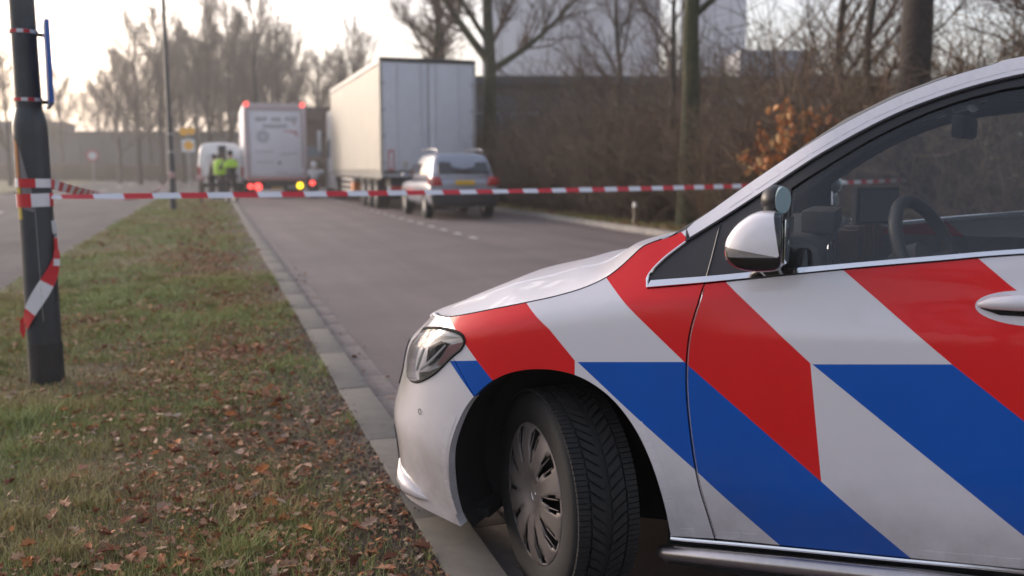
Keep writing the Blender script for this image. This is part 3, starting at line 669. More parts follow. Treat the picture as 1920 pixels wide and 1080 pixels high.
for sd_ in (1, -1): MB().tube(skin_line(HOODL[2:], -.001, sd_), .0022, 5).build("hood_gap", M_liner, car, smooth=True)
hood = loft_top("hood", HOOD_E, [-.5, -.3, -.1, .1, .3], [-.098, -.031, .015, .020, -.048], (.27, .16), 2.0, 2.5, M_hood, lip=.004)
i_w = next(i for i, p in enumerate(WHUP) if p[0] > 1.12)
WE = np.array(skin_line(WHUP[:i_w + 1])); RE = np.array(skin_line(WHUP[i_w:]))
loft_top("windscreen", WE, [.3, .7, 1.12], [-.055, -.05, -.035], (.11, .0), 2.0, 2.4, M_glass, thick=0)
loft_top("roof", RE, [1.12, 1.5, 2.5, 3.05], [-.035, -.01, .02, .02], (.0, -.12), 2.0, 2.4, M_white)
for z_, nm in ((-.012, "headliner"),):
    o = loft_top(nm, RE + np.array([0, 0, -.035]), [1.12, 1.5, 2.5, 3.05], [-.05, -.025, .005, .01], (.0, -.12), 2.0, 2.4, M_ingrey, thick=0)
MB().box((.30, 0, .98), (.14, 1.30, .10)).build("cowl", M_trim, car)
# hood crease lines and wiper
for sd_ in (1, -1):
    P = []
    for t in np.linspace(.12, .95, 20):
        i = t * (len(HOOD_E) - 1); p = np.array([np.interp(i, range(len(HOOD_E)), HOOD_E[:, j]) for j in range(3)]); v = .62 - .12 * t
        h = np.interp(p[0], [-.5, -.3, -.1, .1, .3], [-.098, -.031, .015, .020, -.048]); bb = .27 - .11 * t
        P.append((p[0] - bb * (1 - v ** 2), sd_ * p[1] * v, p[2] + h * (1 - v ** 2.5) - .0045))
    MB().tube(P, [.0005 + .006 * min(1, 4 * (1 - abs(2 * k / 19 - 1))) for k in range(20)], 8).build("hood_ridge", M_white, car, smooth=True)
# headlights
for sd_ in (1, -1):
    side = (1,) if sd_ == 1 else (-1,)
    L = smooth_line(LIGHT + [LIGHT[0]], .01)[:-1]
    hl = panel("headlight", L, M_lens, off=.001, flange=0, step=.02, sides=side)[0]
    tag(hl, "clear teardrop headlight with dark inner lamp")
    panel("lamp_housing", inset(L, .002), mat("lamp_chrome", (.80, .79, .80), .32, metal=.25), hl, off=-.030, flange=-.03, step=.02, sides=side)
    panel("lamp_window", [(-.452, .742), (-.378, .772), (-.340, .764), (-.385, .708), (-.455, .675), (-.448, .715)], M_gloss, hl, off=-.020, flange=.010, step=.02, sides=side)
    panel("rose_reflection", [(-.334, .756), (-.296, .768), (-.268, .775), (-.291, .744), (-.325, .713), (-.387, .684), (-.362, .716)], mat("lamp_reflection_rose", (.48, .27, .27), .25, metal=.3), hl, off=-.018, flange=.010, step=.02, sides=side)  # rose colour paints a red reflection into the lamp
    panel("lamp_grille", [(-.508, .645), (-.428, .661), (-.382, .680), (-.357, .687), (-.399, .656), (-.451, .635), (-.502, .622)], mat("lamp_grey", (.16, .155, .15), .4), hl, off=-.018, flange=.008, step=.015, sides=side)
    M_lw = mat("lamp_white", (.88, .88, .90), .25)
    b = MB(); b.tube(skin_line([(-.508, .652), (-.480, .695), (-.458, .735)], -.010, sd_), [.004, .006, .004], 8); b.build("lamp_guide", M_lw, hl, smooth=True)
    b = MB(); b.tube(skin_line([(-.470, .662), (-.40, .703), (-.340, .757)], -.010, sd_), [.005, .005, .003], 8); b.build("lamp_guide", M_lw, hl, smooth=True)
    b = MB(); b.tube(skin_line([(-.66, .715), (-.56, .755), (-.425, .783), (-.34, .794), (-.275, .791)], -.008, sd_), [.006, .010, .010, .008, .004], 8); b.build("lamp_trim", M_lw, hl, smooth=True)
    i0 = min(range(len(L)), key=lambda i: math.hypot(L[i][0] + .66, L[i][1] - .742)); i1 = min(range(len(L)), key=lambda i: math.hypot(L[i][0] + .55, L[i][1] - .611))
    b = MB(); seal = L[i0:i1 + 1]; b.tube(skin_line(seal, .0005, sd_), [.001 + .0042 * min(1, 8 * q / len(seal), 8 * (1 - q / len(seal))) for q in range(len(seal))], 6); b.build("lamp_seal", M_liner, hl, smooth=True)
# door handles
for sd_ in (1, -1):
    for s0, z0 in ((1.20, .968), (2.14, .998)):
        bowl = [(s0 + .112 * math.cos(a) * (1 if abs(math.cos(a)) < .9 else 1), z0 + .040 * math.sin(a)) for a in np.linspace(0, 2 * math.pi, 40)[:-1]]
        side = (1,) if sd_ == 1 else (-1,)
        hd = panel("door_handle", bowl, M_white, off=.0016, flange=.002, step=.02, sides=side)[0]
        b = MB(); P = skin_line([(s0 - .105, z0 + .002), (s0 - .08, z0 + .005), (s0 - .03, z0 + .008), (s0 + .03, z0 + .009), (s0 + .09, z0 + .008)], .022, sd_); P[0] = skin_line([(s0 - .105, z0 + .002)], .004, sd_)[0]; P[-1] = skin_line([(s0 + .10, z0 + .008)], .006, sd_)[0]
        b.tube(P, [.006, .015, .019, .019, .012], 14); b.build("grip", M_white, hd, smooth=True)
        b = MB(); P = skin_line([(s0 - .10, z0 - .006), (s0 - .06, z0 - .014), (s0 + .05, z0 - .014), (s0 + .10, z0 - .006)], .0055, sd_); b.tube(P, [.001, .006, .006, .001], 8); b.build("grip_gap", M_liner, hd, smooth=True)
# wheel arch liners and floor
for sd_ in (1, -1):
    for cx, rr, zc in ((.015, .372, .345), (RC, .38, .355)):
        b = MB(); A_ = np.linspace(-.45, math.pi + .58, 30)
        yo = lambda a: max(-.85, float(body_point(cx + rr * math.cos(a), zc + rr * math.sin(a))[1]) + .05)
        vs = [(cx + rr * math.cos(a), y * sd_, zc + rr * math.sin(a)) for a in A_ for y in (yo(a), -.50)]
        b.add(vs, [(2 * i, 2 * i + 1, 2 * i + 3, 2 * i + 2) for i in range(len(A_) - 1)])
        b.add([(cx + rr * math.cos(a), -.50 * sd_, zc + rr * math.sin(a)) for a in A_], [tuple(range(len(A_)))])
        b.build("arch_liner", M_liner, car, smooth=True)
b = MB(); b.box((1.37, 0, .215), (1.94, 1.66, .05)); b.box((.05, 0, .22), (1.1, .96, .05)); b.box((2.85, 0, .25), (1.1, 1.0, .05)); b.box((-.36, 0, .170), (.18, 1.30, .03)); b.build("floor_pan", M_liner, car)

# wheels
def tread_blocks(b, r, wd, mi=0):
    n = 64
    def blk(poly, r0, r1):   # polygon in (angle, y) as a low raised block
        k = len(poly); vs = [(r0 * math.cos(a), y, r0 * math.sin(a)) for a, y in poly] + [((r1 + .0) * math.cos(a), y, (r1) * math.sin(a)) for a, y in poly]
        b.add(vs, [tuple(range(k, 2 * k))] + [(i, (i + 1) % k, k + (i + 1) % k, k + i) for i in range(k)], mi)
    st = 2 * math.pi / n
    for i in range(n):
        a = i * st
        for s_ in (-1, 1):
            y0, y1 = .010, .052
            blk([(a, s_ * y0), (a + .72 * st, s_ * y0), (a + 1.75 * st, s_ * y1), (a + 1.03 * st, s_ * y1)], r - .006, r)
            for q in (0, .5):
                blk([(a + q * st, s_ * .058), (a + (q + .40) * st, s_ * .058), (a + (q + .46) * st, s_ * wd / 2 * .93), (a + (q + .06) * st, s_ * wd / 2 * .93)], r - .010, r - .0015)
def make_wheel(name, parent, near=True):
    """axis along Y, outside towards -Y; origin at wheel centre"""
    wh = MB()
    wh.lathe([(.0, -.052), (.06, -.052), (.10, -.050), (.16, -.056), (.200, -.075), (.207, -.085), (.207, -.06), (.19, -.03), (.185, .08), (.0, .08)], n=48, axis='Y')
    w_ = wh.build(name, M_liner, parent, smooth=True)
    t = MB(); r = .316
    t.lathe([(.196, -.078), (.205, -.093), (.230, -.1035), (.262, -.1055), (.288, -.1025), (.300, -.096), (.3065, -.085), (.3070, -.05), (.3072, 0), (.3070, .05), (.3065, .085), (.300, .096), (.27, .104), (.21, .09), (.19, .07)], n=96, axis='Y')
    t.build("tyre", M_rubber, w_, smooth=True)
    td = MB(); tread_blocks(td, r, .198); td.build("tread", M_rubber, w_)
    # hubcap: dish with ten slots between paired spokes
    hc = MB(); prof = [(.0, -.086), (.035, -.086), (.052, -.090), (.060, -.098), (.10, -.108), (.15, -.108), (.190, -.100), (.204, -.094), (.213, -.090)]
    n = 120; slots = []
    for i in range(n):
        for rr, yy in prof:
            a = 2 * math.pi * i / n; hc.v.append((rr * math.cos(a), yy, rr * math.sin(a)))
    k = len(prof)
    for i in range(n):
        ph = (i + .5) / n * 10 % 1
        for j in range(k - 1):
            r0 = prof[j][0]
            cut = (5 <= j <= 5 and .28 < ph < .72) or (j == 4 and .40 < ph < .66) or (j == 6 and .34 < ph < .66)
            if not cut: hc.f.append((i * k + j, ((i + 1) % n) * k + j, ((i + 1) % n) * k + j + 1, i * k + j + 1)); hc.m.append(0)
    cap = hc.build("hubcap", M_cap, w_, smooth=True, fix=True)
    md = cap.modifiers.new("t", 'SOLIDIFY'); md.thickness = .006; md.offset = 1
    if near:
        sp = MB()
        for i in range(10):
            a = 2 * math.pi * (i + .5) / 10
            for da in (-.085, .085):
                P = [(rr * math.cos(a + da * f), yy, rr * math.sin(a + da * f)) for rr, yy, f in ((.062, -.100, 1.6), (.10, -.1105, 1.25), (.15, -.1105, 1.0), (.196, -.1005, .9))]
                sp.tube(P, [.0035, .0028, .0028, .0012], 6)
        sp.build("hubcap_rib", M_cap, w_, smooth=True)
        st = MB(); st.lathe([(.028, -.089), (.0315, -.0925), (.035, -.089)], n=32, axis='Y')
        for q in range(3):
            a = math.pi / 2 + q * 2 * math.pi / 3; c, s_ = math.cos(a), math.sin(a)
            st.add([(.030 * c, -.0885, .030 * s_), (-.006 * s_, -.0885, .006 * c), (0, -.093, 0), (.006 * s_, -.0885, -.006 * c)], [(0, 1, 2), (0, 2, 3)])
        st.build("hub_emblem", M_chrome, w_, smooth=True)
    return w_
STEER = R(-46.3)
wl = make_wheel("wheel", car); n_ = (math.sin(STEER), -math.cos(STEER))   # outward axis after steering
wl.location = (-.06 - n_[0] * .100, -.79 - n_[1] * .100, .316); wl.rotation_euler = (0, R(9), STEER); wl.rotation_mode = 'XYZ'
wr = make_wheel("wheel", car, False); wr.location = (0, .755, .316); wr.rotation_euler = (0, 0, math.pi + STEER)
for y_, rz in ((-.77, 0), (.77, math.pi)):
    o = make_wheel("wheel", car, False); o.location = (RC, y_, .316); o.rotation_euler = (0, 0, rz)
# ------------------------------------------------------------------ police car: door mirrors and cabin
def mirror(sd_):
    prof = [(.530, 1.076), (.528, 1.100), (.533, 1.124), (.552, 1.153), (.578, 1.175), (.602, 1.186), (.625, 1.190), (.645, 1.190), (.662, 1.186), (.668, 1.160), (.670, 1.10), (.668, 1.065), (.655, 1.050), (.60, 1.045), (.560, 1.052), (.538, 1.066)]
    prof = smooth_line(prof + [prof[0]], .006)[:-1]; n = len(prof)
    cx, cz = .62, 1.115
    st = [(-.865, .45), (-.875, .70), (-.90, .88), (-.95, .98), (-1.0, 1.0), (-1.04, .97), (-1.065, .94), (-1.082, .84), (-1.091, .62), (-1.094, .3), (-1.0945, .03)]
    b = MB()
    for y, k in st:
        for x, z in prof: b.v.append((cx + .045 + (x - cx - .045) * (k if x < cx + .045 else k ** .5), y * sd_, 1.085 + (z - 1.085) * k))
    for i in range(len(st) - 1):
        for j in range(n):
            q = (i * n + j, i * n + (j + 1) % n, (i + 1) * n + (j + 1) % n, (i + 1) * n + j); b.f.append(q)
            c = (prof[j][0], 0, prof[j][1])
            m = 3 if c[0] > .640 else (0 if c[2] > 1.104 else (1 if c[2] > 1.090 else (2 if c[2] > 1.078 else 3)))
            b.m.append(m)
    b.f.append(tuple(range(n))); b.m.append(3); b.f.append(tuple(range((len(st) - 1) * n, len(st) * n))); b.m.append(3)
    ho = b.build("door_mirror", [M_white, mat("indicator_lens", (.36, .33, .33), .12, metal=.6, coat=.8), M_chrome, M_gloss], car, smooth=True)
    tag(ho, "white door mirror with indicator strip and black underside")
    g = MB(); g.box((.672, -.975 * sd_, 1.118), (.003, .17, .105)); g.build("mirror_glass", mat("mirror_silver", (.75, .78, .8), .03, metal=1.0), ho, bevel=.001)
    a = MB(); a.tube([(.60, -.80 * sd_, 1.045), (.61, -.86 * sd_, 1.055), (.62, -.93 * sd_, 1.065)], [.035, .03, .028], 12); a.build("mirror_arm", M_gloss, ho, smooth=True)
    s = MB(); s.ell((.640, -.985 * sd_, 1.213), (.036, .042, .036), 20, 14); s.build("observer_mirror", M_trim, ho, smooth=True)
    s = MB(); s.box((.64, -.985 * sd_, 1.181), (.055, .05, .012)); s.build("mirror_foot", M_gloss, ho, bevel=.003)
    e = MB(); c = Vector((.660, -1.020 * sd_, 1.214)); ax = Vector((.93, .36 * sd_, 0)); n_ = Vector((.36, -.93 * sd_, 0)); N = 24
    vs = [c + ax * (.018 * math.cos(t)) + Vector((0, 0, .031 * math.sin(t))) + n_ * .004 for t in np.linspace(0, 2 * math.pi, N + 1)[:-1]] + [c + ax * (.019 * math.cos(t)) + Vector((0, 0, .032 * math.sin(t))) - n_ * .02 for t in np.linspace(0, 2 * math.pi, N + 1)[:-1]]
    e.add(vs, [tuple(range(N))] + [(i, (i + 1) % N, N + (i + 1) % N, N + i) for i in range(N)]); e.build("observer_glass", mat("mirror_blue", (.24, .33, .37), .38, metal=.5), ho)
mirror(1); mirror(-1)

dash = MB().prism([(.30, .60), (.30, 1.02), (.40, 1.075), (.52, 1.105), (.68, 1.105), (.725, 1.085), (.735, 1.02), (.70, .95), (.74, .60)], -.74, .74, 'XZ').build("dashboard", M_in, car, bevel=.02)
for y_, z_ in ((-.62, 1.045), (-.50, 1.05), (.10, 1.04), (.24, 1.04), (.62, 1.045)):
    b = MB(); A_ = np.linspace(0, 2 * math.pi, 25); b.tube([(.742, y_ + .042 * math.cos(t), z_ + .042 * math.sin(t)) for t in A_], .004, 6, cap=False); b.build("vent_ring", M_chrome, dash, smooth=True)
    b = MB(); b.lathe([(.040, .738), (.036, .748), (.012, .752), (0, .752)], (0, y_, z_), 20, axis='X'); b.build("vent", M_gloss, dash, smooth=True)
b = MB(); b.box((.70, -.36, 1.135), (.10, .30, .07)); b.build("instrument_hood", M_in, dash, bevel=.02)
sc = MB().box((.84, -.02, 1.165), (.022, .20, .125), rz=R(-38)).build("tablet_screen", M_in, car, bevel=.006)
MB().box((0, 0, 0), (.004, .17, .10)).build("display", mat("display_grey", (.22, .22, .225), .25), sc)
sc.children[0].location = (.8525, -.0295, 1.165); sc.children[0].rotation_euler = (0, 0, R(-38))
MB().tube([(.80, .02, 1.10), (.72, .03, 1.06)], .014, 8).build("screen_arm", M_in, sc, smooth=True)
b = MB()
for i in range(7): b.box((.77 + .012 * i, -.20 + .055 * i, 1.05 + .006 * (i % 2)), (.05, .045, .09 + .01 * (i % 3)), i % 2, rz=R(-20 + 4 * i))
b.build("equipment_rack", [mat("rack_brown", (.15, .075, .055), .6), M_in], car, bevel=.004)
# steering wheel
sw = MB(); c = Vector((1.0, -.37, 1.03)); tilt = R(24); uu = Vector((-math.sin(tilt), 0, math.cos(tilt))); vv = Vector((0, 1, 0)); nn = Vector((math.cos(tilt), 0, math.sin(tilt)))
for q_ in (uu, vv, nn): q_.rotate(Matrix.Rotation(R(-22), 3, 'Z'))     # column angled towards the driver's door
M_sw_ = mat('steering_leather', (.065, .055, .052), .5)
sw.tube([c + uu * (.178 * math.sin(t)) + vv * (.183 * math.cos(t)) for t in np.linspace(0, 2 * math.pi, 49)], .0190, 12, cap=False)
swo = sw.build("steering_wheel", M_sw_, car, smooth=True)
b = MB(); b.tube([c - nn * .10, c - nn * .05, c - nn * .012], [.05, .06, .055], 20); b.build("airbag_cover", M_in, swo, smooth=True)
b = MB()
for d in (vv, -vv, -uu): b.tube([c - nn * .03 + d * .05, c - nn * .012 + d * .12, c + d * .172], [.020, .015, .014], 8)
b.build("spoke", M_in, swo, smooth=True)
b = MB(); b.tube([c + nn * .013 + uu * (.169 * math.sin(t)) + vv * (.174 * math.cos(t)) for t in np.linspace(0, 2 * math.pi, 41)], .002, 5, cap=False); b.build("rim_seam", M_chrome, swo, smooth=True)
rv = MB().box((1.09, -.0, 1.415), (.035, .23, .068), rz=R(-14)).build("rear_view_mirror", M_in, car, bevel=.012)
MB().tube([(1.06, 0, 1.44), (1.02, 0, 1.50)], .012, 8).build("mirror_stem", M_in, rv, smooth=True)
for y_ in (-.37, .37):
    se = MB(); se.taper((1.25, 1.75, y_ - .25, y_ + .25, .45), (1.27, 1.74, y_ - .24, y_ + .24, .60)); so = se.build("seat", M_in, car, bevel=.05, seg=3)
    b = MB(); b.taper((1.68, 1.83, y_ - .24, y_ + .24, .58), (1.84, 1.95, y_ - .20, y_ + .20, 1.20)); b.build("backrest", M_in, so, bevel=.05, seg=3)
    b = MB(); b.taper((1.87, 1.96, y_ - .12, y_ + .12, 1.24), (1.90, 1.98, y_ - .11, y_ + .11, 1.42)); b.build("headrest", M_in, so, bevel=.03, seg=3)
b = MB(); b.taper((2.4, 2.6, -.6, .6, .55), (2.62, 2.74, -.58, .58, 1.18)); b.build("rear_bench", M_in, car, bevel=.05)
for sd_ in (1, -1):
    b = MB(); b.taper((.75, 2.45, min(-.80 * sd_, -.74 * sd_), max(-.80 * sd_, -.74 * sd_), .40), (.66, 2.6, min(-.800 * sd_, -.765 * sd_), max(-.800 * sd_, -.765 * sd_), 1.02)); b.build("door_card", M_in, car, bevel=.01)
    # inner A-pillar
    P = skin_line(WHUP[2:i_w:6], -.05, sd_); b = MB(); b.tube(P, .032, 8); b.build("pillar_cover", M_ingrey, car, smooth=True)
# ------------------------------------------------------------------ street furniture, tape
M_pole = mat("pole_paint", (0.020, 0.026, 0.036), 0.42, noise=(7, 0.35, 7), bump=(40, .15, .004))
M_polebase = mat("pole_base_paint", (0.013, 0.013, 0.014), 0.7, noise=(20, 0.3, 6))
M_galv = mat("galvanised", (0.33, 0.33, 0.34), 0.5, metal=0.6, noise=(15, 0.2, 5))
M_tw = mat("tape_white", (0.62, 0.61, 0.64), 0.4, spec=.4); M_tr = mat("tape_red", (0.50, 0.012, 0.022), 0.4, spec=.4)
M_signblue = mat("sign_blue", (0.015, 0.085, 0.33), 0.4)
PX_, PY_ = -0.96, 5.77
pole = empty("lamp_post", (PX_, PY_, 0)); tag(pole, "thick dark blue lamp post standing in the grass at left, wrapped in tape", "lamp post")
MB().lathe([(.0, -.3), (.0935, -.3), (.0935, .20), (.0905, .225), (.0905, .225)], n=40).build("base_sleeve", M_polebase, pole, smooth=True)
MB().lathe([(.0905, .22), (.0900, 1.40), (.0895, 1.46), (.086, 1.49), (.075, 1.535), (.0685, 1.56)], n=40).build("lower_shaft", M_pole, pole, smooth=True)
MB().lathe([(.0685, 1.555), (.058, 4.0), (.045, 8.0), (.0, 8.0)], n=32).build("upper_shaft", M_pole, pole, smooth=True)
MB().tube([(0, 0, 7.95), (.1, 0, 8.12), (.7, 0, 8.25), (1.0, 0, 8.26)], [.045, .04, .035, .035], 10).build("outreach_arm", M_pole, pole, smooth=True)
MB().taper((.9, 1.6, -.14, .14, 8.18), (.95, 1.5, -.11, .11, 8.32)).build("lantern", M_galv, pole, bevel=.03)
MB().tube([(.015, -.0925, .36), (.012, -.0925, 1.02)], [.0018, .0018], 4).build("paint_scratch", M_galv, pole)
# weathered sticker on the post
def pole_patch(a0, a1, zl, zr, r, mi_list, name, mats, parent, n=8):
    b = MB()
    for i in range(n + 1):
        t = i / n; a = a0 + (a1 - a0) * t
        lo = zl[0] + (zr[0] - zl[0]) * t; hi = zl[1] + (zr[1] - zl[1]) * t
        b.v += [(r * math.cos(a), r * math.sin(a), lo), (r * math.cos(a), r * math.sin(a), hi)]
    for i in range(n): b.f.append((2 * i, 2 * i + 2, 2 * i + 3, 2 * i + 1)); b.m.append(mi_list[min(len(mi_list) - 1, int(i * len(mi_list) / n))])
    return b.build(name, mats, parent, smooth=True, fix=False)
stm = [mat("sticker_orange", (.40, .14, .02), .6), mat("sticker_yellow", (.42, .30, .03), .6), mat("sticker_grey", (.16, .15, .16), .5), mat("sticker_brown", (.09, .03, .025), .6)]
ca = math.atan2(-PY_, -PX_)                     # direction from the post to the viewer
pole_patch(ca - 1.35, ca - .75, (1.06, 1.42), (1.02, 1.34), .0912, [3, 0, 3], "sticker", stm, pole)
pole_patch(ca - .75, ca - .1, (1.0, 1.35), (.98, 1.08), .0913, [2], "sticker", stm, pole)
pole_patch(ca - 1.25, ca - .85, (.94, 1.16), (.94, 1.12), .0916, [1], "sticker", stm, pole)
# clamps with red-white film and the sign seen edge-on
sgn = empty("street_sign", (PX_, PY_, 0)); tag(sgn, "narrow blue sign seen edge-on, clamped high to the lamp post", "sign")
va = math.atan2(PY_, PX_) + R(1.0)              # sign plate lies almost along the line of sight
vx, vy = math.cos(va), math.sin(va); sx, sy = math.sin(va), -math.cos(va)
for z_ in (1.605, 1.975):
    c = MB(); r_ = .0705
    c.lathe([(r_ - .003, z_ - .010), (r_ + .003, z_ - .010), (r_ + .003, z_ + .010), (r_ - .003, z_ + .010)], n=32); c.build("clamp_band", M_galv, sgn, smooth=True)
    pole_patch(ca - 1.4, ca + .9, (z_ - .009, z_ + .009), (z_ - .009, z_ + .009), r_ + .0042, [1, 1, 0, 1, 0], "band_film", [M_tw, M_tr], sgn, n=10)
    c = MB(); c.tube([(sx * .06, sy * .06, z_ - .01), (sx * .108, sy * .108, z_ - .01)], .010, 8); c.build("bracket", M_polebase, sgn, smooth=True)
c = MB()
for a0, a1, mi in ((-.30, .30, 0),):
    o0 = Vector((sx * .108, sy * .108, 0)); n_ = Vector((sx, sy, 0)) * .012; d_ = Vector((vx, vy, 0))
    vs = [o0 + d_ * a + n_ * k + Vector((0, 0, z_)) for z_ in (1.575, 2.015) for a in (a0, a1) for k in (-1, 1)]
    c.add(vs, [(0, 1, 3, 2), (4, 6, 7, 5), (0, 4, 5, 1), (2, 3, 7, 6), (0, 2, 6, 4), (1, 5, 7, 3)], 0)
c.build("plate", M_signblue, sgn, bevel=.004)

def tape_strip(name, P, width_fn, seg, phase, parent, twist=None, n=None):
    """ribbon along polyline P; red and white blocks of length seg"""
    P = [Vector(p) for p in P]; L = [0]
    for a, b_ in zip(P, P[1:]): L.append(L[-1] + (b_ - a).length)
    step = min(.05, seg / 6); b = MB(); k = 0; ts = np.arange(0, L[-1], step)
    for t in ts:
        p = Vector([np.interp(t, L, [q[i] for q in P]) for i in range(3)]); q = Vector([np.interp(min(t + .02, L[-1]), L, [q[i] for q in P]) for i in range(3)])
        d = (q - p); d = d.normalized() if d.length > 1e-9 else Vector((1, 0, 0)); side = d.cross(Vector((0, 0, 1))).normalized(); up = side.cross(d)
        tw = twist(t) if twist else 0; wv = (up * math.cos(tw) + side * math.sin(tw)) * width_fn(t) / 2
        b.v += [p - wv, p + wv]
    for i in range(len(ts) - 1):
        b.f.append((2 * i, 2 * i + 2, 2 * i + 3, 2 * i + 1)); b.m.append(int((ts[i] + phase) / seg) % 2)
    return b.build(name, [M_tw, M_tr], parent, smooth=True, fix=False)
def sag(a, b_, s, n=40): return [(a[0] + (b_[0] - a[0]) * t, a[1] + (b_[1] - a[1]) * t, a[2] + (b_[2] - a[2]) * t - 4 * s * t * (1 - t)) for t in np.linspace(0, 1, n)]
tp = empty("barrier_tape", (PX_, PY_, 0)); tag(tp, "red and white barrier tape stretched from the lamp post across the road to the hedge", "barrier tape")
E1 = (9.62 - PX_, 10.64 - PY_, 1.06)
tape_strip("tape_span", sag((.085, -.03, 1.065), E1, .035), lambda t: .046, .175, .12, tp, lambda t: -1.05 * math.exp(-t / 6) + .22 * math.sin(t * 1.3) * math.exp(-t / 9) + .04 * math.sin(3.1 * t))
def wrap(a0, a1, z0, z1, r, wd, seg, ph, name="tape_wrap"):
    n = 40; P = [(r * math.cos(a0 + (a1 - a0) * t), r * math.sin(a0 + (a1 - a0) * t), z0 + (z1 - z0) * t) for t in np.linspace(0, 1, n)]
    return tape_strip(name, P, lambda t: wd, seg, ph, tp)
wrap(ca - 1.5, ca + 4.9, 1.145, 1.135, .0945, .050, .10, .085 - .03)
wrap(ca - 1.5, ca + 4.9, 1.045, 1.055, .0950, .075, .105, .092)
wrap(ca + 1.75, ca - 1.45, .79, .31, .0955, .082, .19, .155, "tape_tail")
tape_strip("tape_end", [(.086, -.04, .93), (.098, -.035, .84), (.100, -.045, .74), (.093, -.05, .66)], lambda t: .035, .12, .03, tp, lambda t: .6)
b = MB(); q = Vector((math.cos(ca - 1.45) * .097, math.sin(ca - 1.45) * .097, 0))
b.add([q + Vector((-.005, 0, .385)), q + Vector((-.022, -.004, .36)), q + Vector((-.028, 0, .30)), q + Vector((-.010, -.006, .255)), q + Vector((.006, -.01, .30))], [(0, 1, 2, 4), (2, 3, 4)], 0); b.build("tape_flap", M_tr, tp)
L2 = (-1.08, 27.84)
t2 = empty("barrier_tape", (PX_, PY_, 0)); tag(t2, "second slack barrier tape sagging from the near post back to the far lamp post", "barrier tape")
tape_strip("tape_span", sag((.06, .07, 1.14), (L2[0] - PX_ - .05, L2[1] - PY_, 1.0), .30), lambda t: .06, .175, .1, t2, lambda t: .5 * math.sin(1.1 * t))
MB().ell((L2[0] - PX_, L2[1] - PY_ - .10, 1.02), (.10, .05, .10), 10, 8).build("tape_knot", mat("tape_pink", (.42, .26, .25), .5), t2, smooth=True)

lp2 = empty("lamp_post", (L2[0], L2[1], 0)); tag(lp2, "slim dark lamp post farther along the grass strip near the white van", "lamp post")
MB().lathe([(0, -.3), (.092, -.3), (.092, 1.5), (.075, 1.6), (.062, 4), (.05, 8), (0, 8)], n=20).build("shaft", M_pole, lp2, smooth=True)
MB().tube([(0, 0, 7.9), (.1, 0, 8.12), (.9, 0, 8.25)], .04, 8).build("outreach_arm", M_pole, lp2, smooth=True)
MB().taper((.8, 1.5, -.14, .14, 8.18), (.85, 1.4, -.11, .11, 8.32)).build("lantern", M_galv, lp2, bevel=.03)
for z_ in (2.15, 1.65): MB().lathe([(.08, z_), (.095, z_), (.095, z_ + .05), (.08, z_ + .05)], n=16).build("band", M_galv, lp2, smooth=True)

stake = empty("wooden_stake", (-0.35, 32.6, 0)); tag(stake, "short wooden stake with a knot of tape between lamp post and van", "stake")
MB().taper((-.05, .05, -.05, .05, -.2), (-.045, .045, -.045, .045, .78)).build("post", mat("stake_wood", (.12, .09, .06), .8), stake)
MB().ell((0, 0, .86), (.15, .07, .13), 10, 8).build("tape_knot", MATS["tape_pink"], stake, smooth=True)

def signpost(name, loc, h, label, parts, r=.035):
    o = empty(name, loc); tag(o, label, "sign"); MB().tube([(0, 0, -.2), (0, 0, h)], r, 10).build("post", M_galv, o, smooth=True)
    for pi, (kind, x, z, s_, ms) in enumerate(parts):
        n = {"diamond": 4, "round": 28, "square": 4, "tri": 3}[kind]; ph = {"diamond": 0, "round": 0, "square": math.pi / 4, "tri": math.pi / 2}[kind]
        pr = None
        for i, (m, k) in enumerate(ms):
            poly = [(x + s_ * k * math.cos(ph + 2 * math.pi * j / n), z + s_ * k * math.sin(ph + 2 * math.pi * j / n)) for j in range(n)]
            ob = MB().prism(poly, -.045 - .012 * pi - .006 * i, -.035 - .012 * pi - .006 * i, 'XZ').build("sign_plate" if i == 0 else "sign_face", m, pr or o)
            pr = pr or ob
    return o
M_sy = mat("sign_yellow", (.75, .36, .01), .45); M_sw = mat("sign_white", (.62, .64, .66), .45); M_sr = mat("sign_red", (.45, .02, .02), .45); M_sb = mat("sign_lightblue", (.08, .24, .55), .45)
signpost("priority_sign", (-1.2, 55.8, 0), 3.5, "sign post with two small yellow plates above a white-edged priority diamond", [("round", -.22, 3.25, .24, [(M_sy, 1)]), ("round", .20, 3.30, .22, [(M_sy, 1)]), ("square", 0, 2.47, .50, [(M_sw, 1)]), ("round", .02, 2.47, .27, [(M_sy, 1)])])
signpost("traffic_sign", (-8.3, 74, 0), 2.4, "round white sign with faint red rim beyond the left road", [("round", 0, 2.1, .42, [(M_sr, 1), (M_sw, .72)])])
signpost("traffic_sign", (-9.0, 56, 0), 1.1, "low round blue sign on an orange base beside the left road", [("round", 0, 1.15, .26, [(M_sb, 1)]), ("square", 0, .55, .34, [(M_sy, 1)])])
signpost("information_sign", (-10.4, 50, 0), 2.1, "tall pale blue sign at the left frame edge behind the near post", [("square", 0, 1.75, .62, [(M_sb, 1)]), ("square", 0, .95, .62, [(M_sb, 1)])])

